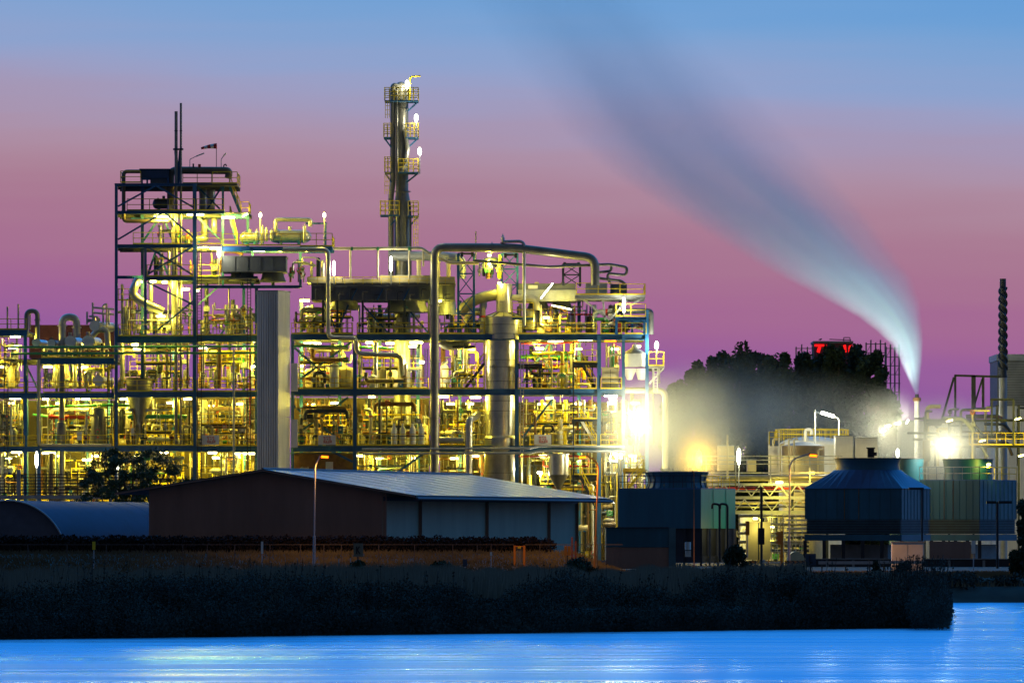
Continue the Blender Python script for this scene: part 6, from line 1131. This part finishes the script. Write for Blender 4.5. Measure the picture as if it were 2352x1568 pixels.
# ------------------------------------------------------------------ trees and banks
def tree(name, label, x, ytop, ybase, wpx, Y, n_, leaf, m, seed, lobes=26, trunk_h=.25, group=None, lean=0):
    rnd = random.Random(seed); t = thing(name, label, 'tree', W(x, ybase, Y), group); k = K(Y); H = (ybase-ytop)*k; Wd = wpx*k/2; base = W(x, ybase, Y)
    pts = [base+Vector((lean*u+math.sin(u*5+seed)*.15*Wd*.3, 0, H*.8*u)) for u in (0, .2, .4, .6, .8, 1)]; part(t, 'trunk', MB().tube(pts, [.05*H*.45*(1-u*.85) for u in (0, .2, .4, .6, .8, 1)], 8), 'bark'); b = MB()
    lb = MB(); P = []; S = []
    for i in range(lobes):
        u = trunk_h+(1-trunk_h)*(i+.5)/lobes; prof = min(1, .55+u*1.4)*(1.0 if u < .5 else math.sqrt(max(.04, 1-((u-.5)/.52)**2))); a = rnd.uniform(0, 2*math.pi); rr_ = Wd*prof*rnd.uniform(.3, .82)
        c = base+Vector((math.cos(a)*rr_+lean*u, math.sin(a)*rr_*.9, H*u*.96)); s_ = Wd*rnd.uniform(.17, .40)*(.6+.5*prof); p, z = blob(rnd, c, s_, s_, s_*rnd.uniform(1.0, 1.7), n_//lobes, leaf, .25); P += p; S += z
        if i % 2 == 0: lb.tube([base+Vector((lean*u*.8, 0, H*max(.12, u-.25)*.8)), c], [.03*H*.25, .02], 5)
    part(t, 'limb', lb, 'bark'); b.quads(P, S, rnd); part(t, 'crown', b, m, smooth=False); return t
TR = [(1556, 868, 46, 'lowest dark poplar at the steam end of the tree row'), (1603, 822, 60, 'second dark poplar, stepping up from the lowest one'), (1645, 800, 62, 'dark poplar with rounded top before the highest pair'), (1696, 790, 66, 'highest twin topped dark poplar of the row'), (1742, 802, 58, 'dark poplar just past the highest one'), (1790, 802, 74, 'dark poplar halfway along the row, above white tank'),
      (1832, 806, 80, 'dark poplar below small scaffolding'), (1880, 806, 60, 'dark poplar hiding part of the red letters'), (1915, 786, 52, 'dark poplar between the glowing red letters'), (1962, 790, 70, 'dark poplar at the end of the red letters'), (2008, 796, 62, 'last tall dark poplar in front of scaffolding strip'), (2036, 890, 44, 'small dark tree at the foot of scaffolding tower')]
for i, (x, yt, w_, lab) in enumerate(TR): tree('poplar_tree', lab, x, yt, 1290, w_*2.1, 668+(i*7 % 5)*1.6, 17000, .27, 'leaf_far', 100+i, 60, .04, 'dark poplars beyond the steam')
t = thing('leafy_tree', 'round leafy tree in front of low rack and vault shed', 'tree', W(300, 1300, 540)); rnd = random.Random(77); k = K(540); P = []; S = []; lb = MB(); base = W(302, 1300, 540)
for x in (250, 285, 305, 330, 372): lb.tube([base+Vector(((x-302)*.3*k, 0, 0)), W((x+302)/2, 1180, 540), W(x, 1100, 540+rnd.uniform(-1, 1)), W(x+(x-302)*.4, 1050, 540)], [.16, .12, .07, .02], 7)
part(t, 'trunk', lb, 'bark')
for i in range(88):
    a = rnd.uniform(0, math.pi); rr_ = rnd.random()**.5; x = 304+math.cos(a)*128*rr_; y = 1146-math.sin(a)*118*rr_+rnd.uniform(-6, 8)
    if abs(x-304) > 100 and y < 1075: y = 1110
    s_ = rnd.uniform(8, 18)*k; p, z = blob(rnd, W(x, y, 540+rnd.uniform(-3, 3)), s_*1.5, s_*1.3, s_*.7, 105, .12, .05); P += p; S += z
for i in range(60):
    x = rnd.uniform(175, 432); y = rnd.uniform(1100, 1175) if abs(x-304) > 70 else rnd.uniform(1060, 1165); p, z = blob(rnd, W(x, y, 540+rnd.uniform(-2, 2)), 15*k, 12*k, 8*k, 70, .16, .1); P += p; S += z
b = MB().quads(P, S, rnd); part(t, 'crown', b, 'leaf_birch', smooth=False)
# scrub mounds and reeds on the near bank
rnd = random.Random(15); P = []; S = []; Q = []; Z = []
def edge(Y): return .0746*max(Y, 290)
mounds = [(rnd.uniform(-30, 21), rnd.uniform(1.6, 4.4), rnd.uniform(.35, 1.6)) for q in range(26)]
def front_top(X): return max([.3]+[.4+hh*math.sqrt(max(0, 1-((X-c)/r)**2)) for c, r, hh in mounds if abs(X-c) < r])
for i in range(520):                             # mounds of scrub down to the water
    d0 = rnd.random()**1.3*17; X = rnd.uniform(-30, 22); Y = shore(X)+d0
    if X > edge(Y)-1.5: continue
    g = min(-.55, -1.75+max(0, d0)*.42); top = front_top(X)*(1-.25*d0/17)+rnd.uniform(-.35, .15); h = max(.5, top)
    r = rnd.uniform(.5, 1.1); p, z = blob(rnd, (X, Y, g+h*.5), r, r, h*.58, 520, .055, .35); P += p; S += z
X = -30
while X < 20.6:
    for q in range(2): p, z = blob(rnd, (X+rnd.uniform(-.2, .2), shore(X)+.25+q*.9, -1.25+q*.35), .7, .55, .7+rnd.uniform(-.1, .3), 460, .055, .3); P += p; S += z
    X += .55
Y = 287
while Y < 345:
    for q in range(2): p, z = blob(rnd, (edge(Y)-1.0-q*.9, Y+rnd.uniform(-.3, .3), -.9+q*.3), .75, .8, .85+rnd.uniform(-.2, .5), 420, .06, .3); P += p; S += z
    Y += .8
b = MB().quads(P, S, rnd)
for i in range(420):                             # stray stems over the mounds and at the tip
    X = rnd.uniform(-30, 21.5) if i % 3 else rnd.uniform(18.5, 21.6); Y = shore(X)+rnd.uniform(.3, 14); g = min(-.55, -1.75+(Y-shore(X))*.42); h = front_top(X)+rnd.uniform(.2, .6); q = Vector((X, Y, g)); e_ = q+Vector((rnd.gauss(.1, .3), rnd.gauss(0, .2), h)); b.bar(q, e_, .02)
    for j in range(3): u = q.lerp(e_, rnd.uniform(.5, 1)); b.quads([u], [.09], rnd)
solo('bank_shrubbery', 'dark mounds of scrub along the water edge of the near bank', 'shrubbery', b, 'leaf_bank', kind='stuff', smooth=False)
b = MB()
for i in range(90000):                           # reeds and tall grass behind the mounds
    X = rnd.uniform(-30, 30); Y = shore(min(X, 22))+7+rnd.random()**.8*68; d = land_d(X, Y)
    if d < 2.5 or X > edge(Y)-.6: continue
    g = min(-.55, -1.75+d*.42); xp = CX+X*F/Y; lim = 1297+7*math.sin(xp*.006)+5*math.sin(xp*.023+1)+6*math.sin(xp*.071)+(22 if xp > 1850 else 0)
    h = rnd.uniform(.7, 2.1); yt = HY-(g+h-EYE)*F/Y
    if yt < lim: h -= (lim-yt)*Y/F*rnd.uniform(.9, 1.05)
    if h < .25: continue
    l_ = rnd.gauss(0, .16); w_ = rnd.uniform(.025, .06); b.add([(X-w_, Y, g), (X+w_, Y, g), (X+l_, Y+rnd.gauss(0, .1), g+h)], [(0, 1, 2)])
solo('bank_reeds', 'bluish reeds and tall grass on top of the near bank', 'reeds', b, 'reed_leaf', kind='stuff', smooth=False)
def bush(label, x, ytop, ybase, wpx, Y, n_, leaf, seed, m='leaf_dark', name='bush'):
    rnd = random.Random(seed); k = K(Y); P = []; S = []; H = (ybase-ytop)*k; Wd = wpx*k/2; base = W(x, ybase, Y)
    for i in range(22):
        u = rnd.random(); a = rnd.uniform(0, 6.28); rr_ = Wd*.75*math.sqrt(max(.02, 1-u*u*.9))*rnd.random()**.5; c = base+Vector((math.cos(a)*rr_, math.sin(a)*rr_, H*(.08+.76*u))); s_ = Wd*rnd.uniform(.25, .42); p, z = blob(rnd, c, s_, s_, s_, n_//22, leaf, .2); P += p; S += z
    t = thing(name, label, 'bush', base); part(t, 'stem', MB().tube([base, base+Vector((0, 0, H*.6))], [.08, .03], 6), 'bark'); part(t, 'foliage', MB().quads(P, S, rnd), m, smooth=False)
bush('large round dark bush under the blue cooling tower edge', 1690, 1250, 1350, 96, 380, 7000, .12, 1); bush('dark tall bush cut by the frame edge beyond cooling towers', 2350, 1128, 1335, 76, 410, 9000, .14, 2); bush('small upright shrub before the pale guard rails', 2012, 1282, 1325, 24, 400, 1500, .1, 3, name='shrub'); bush('wider small shrub below the white street cabinet', 2074, 1292, 1335, 48, 396, 2600, .1, 4, name='shrub')
bush('dark low bush hiding the foot of orange lamp pole', 1330, 1288, 1325, 90, 395, 4000, .12, 5); bush('low tufted bush beside letter K board', 824, 1288, 1318, 60, 400, 2500, .1, 6, name='shrub'); bush('low dark bush by pale sign and barn gable', 1010, 1296, 1322, 90, 390, 3000, .1, 7, name='shrub')
# far inlet bank and road verge grass
rnd = random.Random(23); b = MB()
for i in range(40):
    X = rnd.uniform(28, 46); Y = 400.5+rnd.random()*5; h = rnd.uniform(.7, 1.3); p, z = blob(rnd, (X, Y, -.9+h*.5), 1.2, .9, h*.75, 260, .14, .3); b.quads(p, z, rnd)
solo('far_bank_shrubbery', 'dark low scrub lining the far inlet bank at the frame edge', 'shrubbery', b, 'leaf_bank', kind='stuff', smooth=False)
b = MB()
for i in range(95000):
    Y = rnd.uniform(330, 442) if i % 2 else rnd.uniform(418, 442); X = rnd.uniform(-.09, .09)*Y
    d = land_d(X, Y)
    if d < 2 or 423.5 < Y < 431.5: continue
    g = -.55 if Y < 405 else bank_z(X, Y); h = rnd.uniform(.15, .5)*(1.2 if Y < 405 else .7); l_ = rnd.gauss(0, .12); b.add([(X-.05, Y, g-.02), (X+.05, Y, g-.02), (X+l_, Y, g+h)], [(0, 1, 2)])
solo('verge_grass', 'short dry grass on the verge between bank and fence', 'grass', b, 'grass_blade', kind='stuff', smooth=False)
# ------------------------------------------------------------------ steam
def vol_mat(name, col, aniso=0.2, step=1.0):
    m = bpy.data.materials.new(name); m.use_nodes = True; nt = m.node_tree; n = nt.nodes; n.remove(n['Principled BSDF'])
    v = n.new('ShaderNodeVolumePrincipled'); v.inputs['Color'].default_value = (*col, 1); v.inputs['Anisotropy'].default_value = aniso; nt.links.new(v.outputs[0], n['Material Output'].inputs['Volume'])
    m.cycles.volume_step_rate = step; MATS[name] = m; return m, nt, v
def M(nt, op, a, b_=None, c=None, clamp=False):
    x = nt.nodes.new('ShaderNodeMath'); x.operation = op; x.use_clamp = clamp
    for i, v in enumerate((a, b_, c)):
        if v is None: continue
        if isinstance(v, (int, float)): x.inputs[i].default_value = v
        else: nt.links.new(v, x.inputs[i])
    return x.outputs[0]
# great plume: centre, half width and density as functions of height above the stack mouth
PY = 640.0; kp = K(PY); st0 = W(2106, 905, PY)
prof = [(905, 2107, 5, 2.0), (866, 2100, 16, 1.6), (819, 2092, 29, 1.15), (788, 2083, 40, .9), (758, 2066, 56, .68), (727, 2043, 76, .52), (696, 2013, 104, .38), (666, 1980, 128, .31), (635, 1944, 155, .25), (604, 1902, 172, .19), (500, 1780, 225, .15), (400, 1655, 262, .105), (300, 1550, 272, .066), (200, 1470, 262, .045), (100, 1380, 245, .031), (-60, 1240, 225, .02)]
m, nt, v = vol_mat('plume_steam', (.75, .93, .96), .0, .10); n = nt.nodes; l = nt.links
tc = n.new('ShaderNodeTexCoord'); sp = n.new('ShaderNodeSeparateXYZ'); l.new(tc.outputs['Object'], sp.inputs[0])
Hh = (905+60)*kp; hn = M(nt, 'DIVIDE', sp.outputs['Z'], Hh)
cr_ = n.new('ShaderNodeValToRGB'); e = cr_.color_ramp.elements
while len(e) < len(prof): e.new(.5)
XS = 900*kp; RS = 310*kp
for el_, (y, c, h, d) in zip(e, prof): el_.position = (905-y)*kp/Hh; el_.color = ((2107-c)*kp/XS, h*kp/RS, (d/2.0)**.25, 1)
l.new(hn, cr_.inputs[0]); s3 = n.new('ShaderNodeSeparateColor'); l.new(cr_.outputs[0], s3.inputs[0])
dx = M(nt, 'DIVIDE', M(nt, 'ADD', sp.outputs['X'], M(nt, 'MULTIPLY', s3.outputs[0], XS)), M(nt, 'MULTIPLY', s3.outputs[1], RS))
dy = M(nt, 'DIVIDE', sp.outputs['Y'], M(nt, 'MULTIPLY', s3.outputs[1], RS*.7))
r2 = M(nt, 'ADD', M(nt, 'MULTIPLY', dx, dx), M(nt, 'MULTIPLY', dy, dy))
fall = M(nt, 'POWER', M(nt, 'SUBTRACT', 1.0, r2, clamp=True), 1.1)
cv = n.new('ShaderNodeCombineXYZ'); l.new(dx, cv.inputs[0]); l.new(dy, cv.inputs[1]); l.new(M(nt, 'MULTIPLY', hn, 1.4), cv.inputs[2])
nz = n.new('ShaderNodeTexNoise'); nz.inputs['Scale'].default_value = 2.0; nz.inputs['Detail'].default_value = 2; l.new(cv.outputs[0], nz.inputs['Vector'])
mod = M(nt, 'MAXIMUM', M(nt, 'MULTIPLY_ADD', nz.outputs['Fac'], 2.6, -.3), .15)
dens = M(nt, 'MULTIPLY', M(nt, 'MULTIPLY', M(nt, 'POWER', s3.outputs[2], 4.0), 2.0), M(nt, 'MULTIPLY', fall, mod)); l.new(dens, v.inputs['Density'])
b = MB().wbox((st0.x-1180*kp, PY-310*kp*.72, st0.z+.02), (st0.x+1.2, PY+310*kp*.72, st0.z+Hh))
me = mesh('steam_plume', b, 'plume_steam', st0, False); o = bpy.data.objects.new('steam_plume', me); COL.objects.link(o); o.location = st0; prop(o, 'great curved steam plume drifting from vent stack across the sky', 'steam', None, 'stuff')
def cloud(name, label, ells, col=(.92, .9, .74), step=.14):
    m, nt, v = vol_mat(name+'_mat', col, .1, step); n = nt.nodes; l = nt.links; tc = n.new('ShaderNodeTexCoord'); tot = None
    lo = Vector((1e9,)*3); hi = Vector((-1e9,)*3); E = []
    for x, y, Y, rx, ry, rz, d in ells:
        c = W(x, y, Y); k = K(Y); r = Vector((rx*k, rz, ry*k)); E.append((c, r, d))
        for i in range(3): lo[i] = min(lo[i], c[i]-r[i]); hi[i] = max(hi[i], c[i]+r[i])
    lo.z = max(lo.z, .2); og = Vector(((lo.x+hi.x)/2, (lo.y+hi.y)/2, lo.z))
    nz = n.new('ShaderNodeTexNoise'); nz.inputs['Scale'].default_value = .22; nz.inputs['Detail'].default_value = 3; l.new(tc.outputs['Object'], nz.inputs['Vector'])
    for c, r, d in E:
        s_ = n.new('ShaderNodeVectorMath'); s_.operation = 'SUBTRACT'; l.new(tc.outputs['Object'], s_.inputs[0]); s_.inputs[1].default_value = tuple(c-og)
        q = n.new('ShaderNodeVectorMath'); q.operation = 'DIVIDE'; l.new(s_.outputs[0], q.inputs[0]); q.inputs[1].default_value = tuple(r)
        dt = n.new('ShaderNodeVectorMath'); dt.operation = 'DOT_PRODUCT'; l.new(q.outputs[0], dt.inputs[0]); l.new(q.outputs[0], dt.inputs[1])
        f_ = M(nt, 'MULTIPLY', M(nt, 'POWER', M(nt, 'SUBTRACT', 1.0, dt.outputs['Value'], clamp=True), 2.2), d); tot = f_ if tot is None else M(nt, 'ADD', tot, f_)
    l.new(M(nt, 'MULTIPLY', tot, M(nt, 'MULTIPLY_ADD', nz.outputs['Fac'], 2.0, -.2, clamp=False)), v.inputs['Density'])
    me = mesh(name, MB().wbox(tuple(lo), tuple(hi)), name+'_mat', og, False); o = bpy.data.objects.new(name, me); COL.objects.link(o); o.location = og; prop(o, label, 'steam', None, 'stuff')
cloud('steam_cloud', 'glowing steam cloud around the enormous floodlight and blue cooling tower', [(1490, 985, 594, 170, 165, 8, .12), (1580, 985, 588, 170, 180, 13, .075), (1605, 1050, 568, 80, 110, 6, .10)])
cloud('steam_drift', 'thin pale steam drifting in front of the dark poplars', [(1830, 970, 634, 300, 140, 15, .024), (2030, 1000, 634, 150, 130, 14, .042), (1690, 950, 634, 220, 170, 15, .024)])
cloud('tower_steam', 'bright steam rising behind the pyramid and second cooling towers', [(2170, 1015, 594, 160, 130, 9, .12), (2075, 1040, 600, 120, 100, 8, .07)])
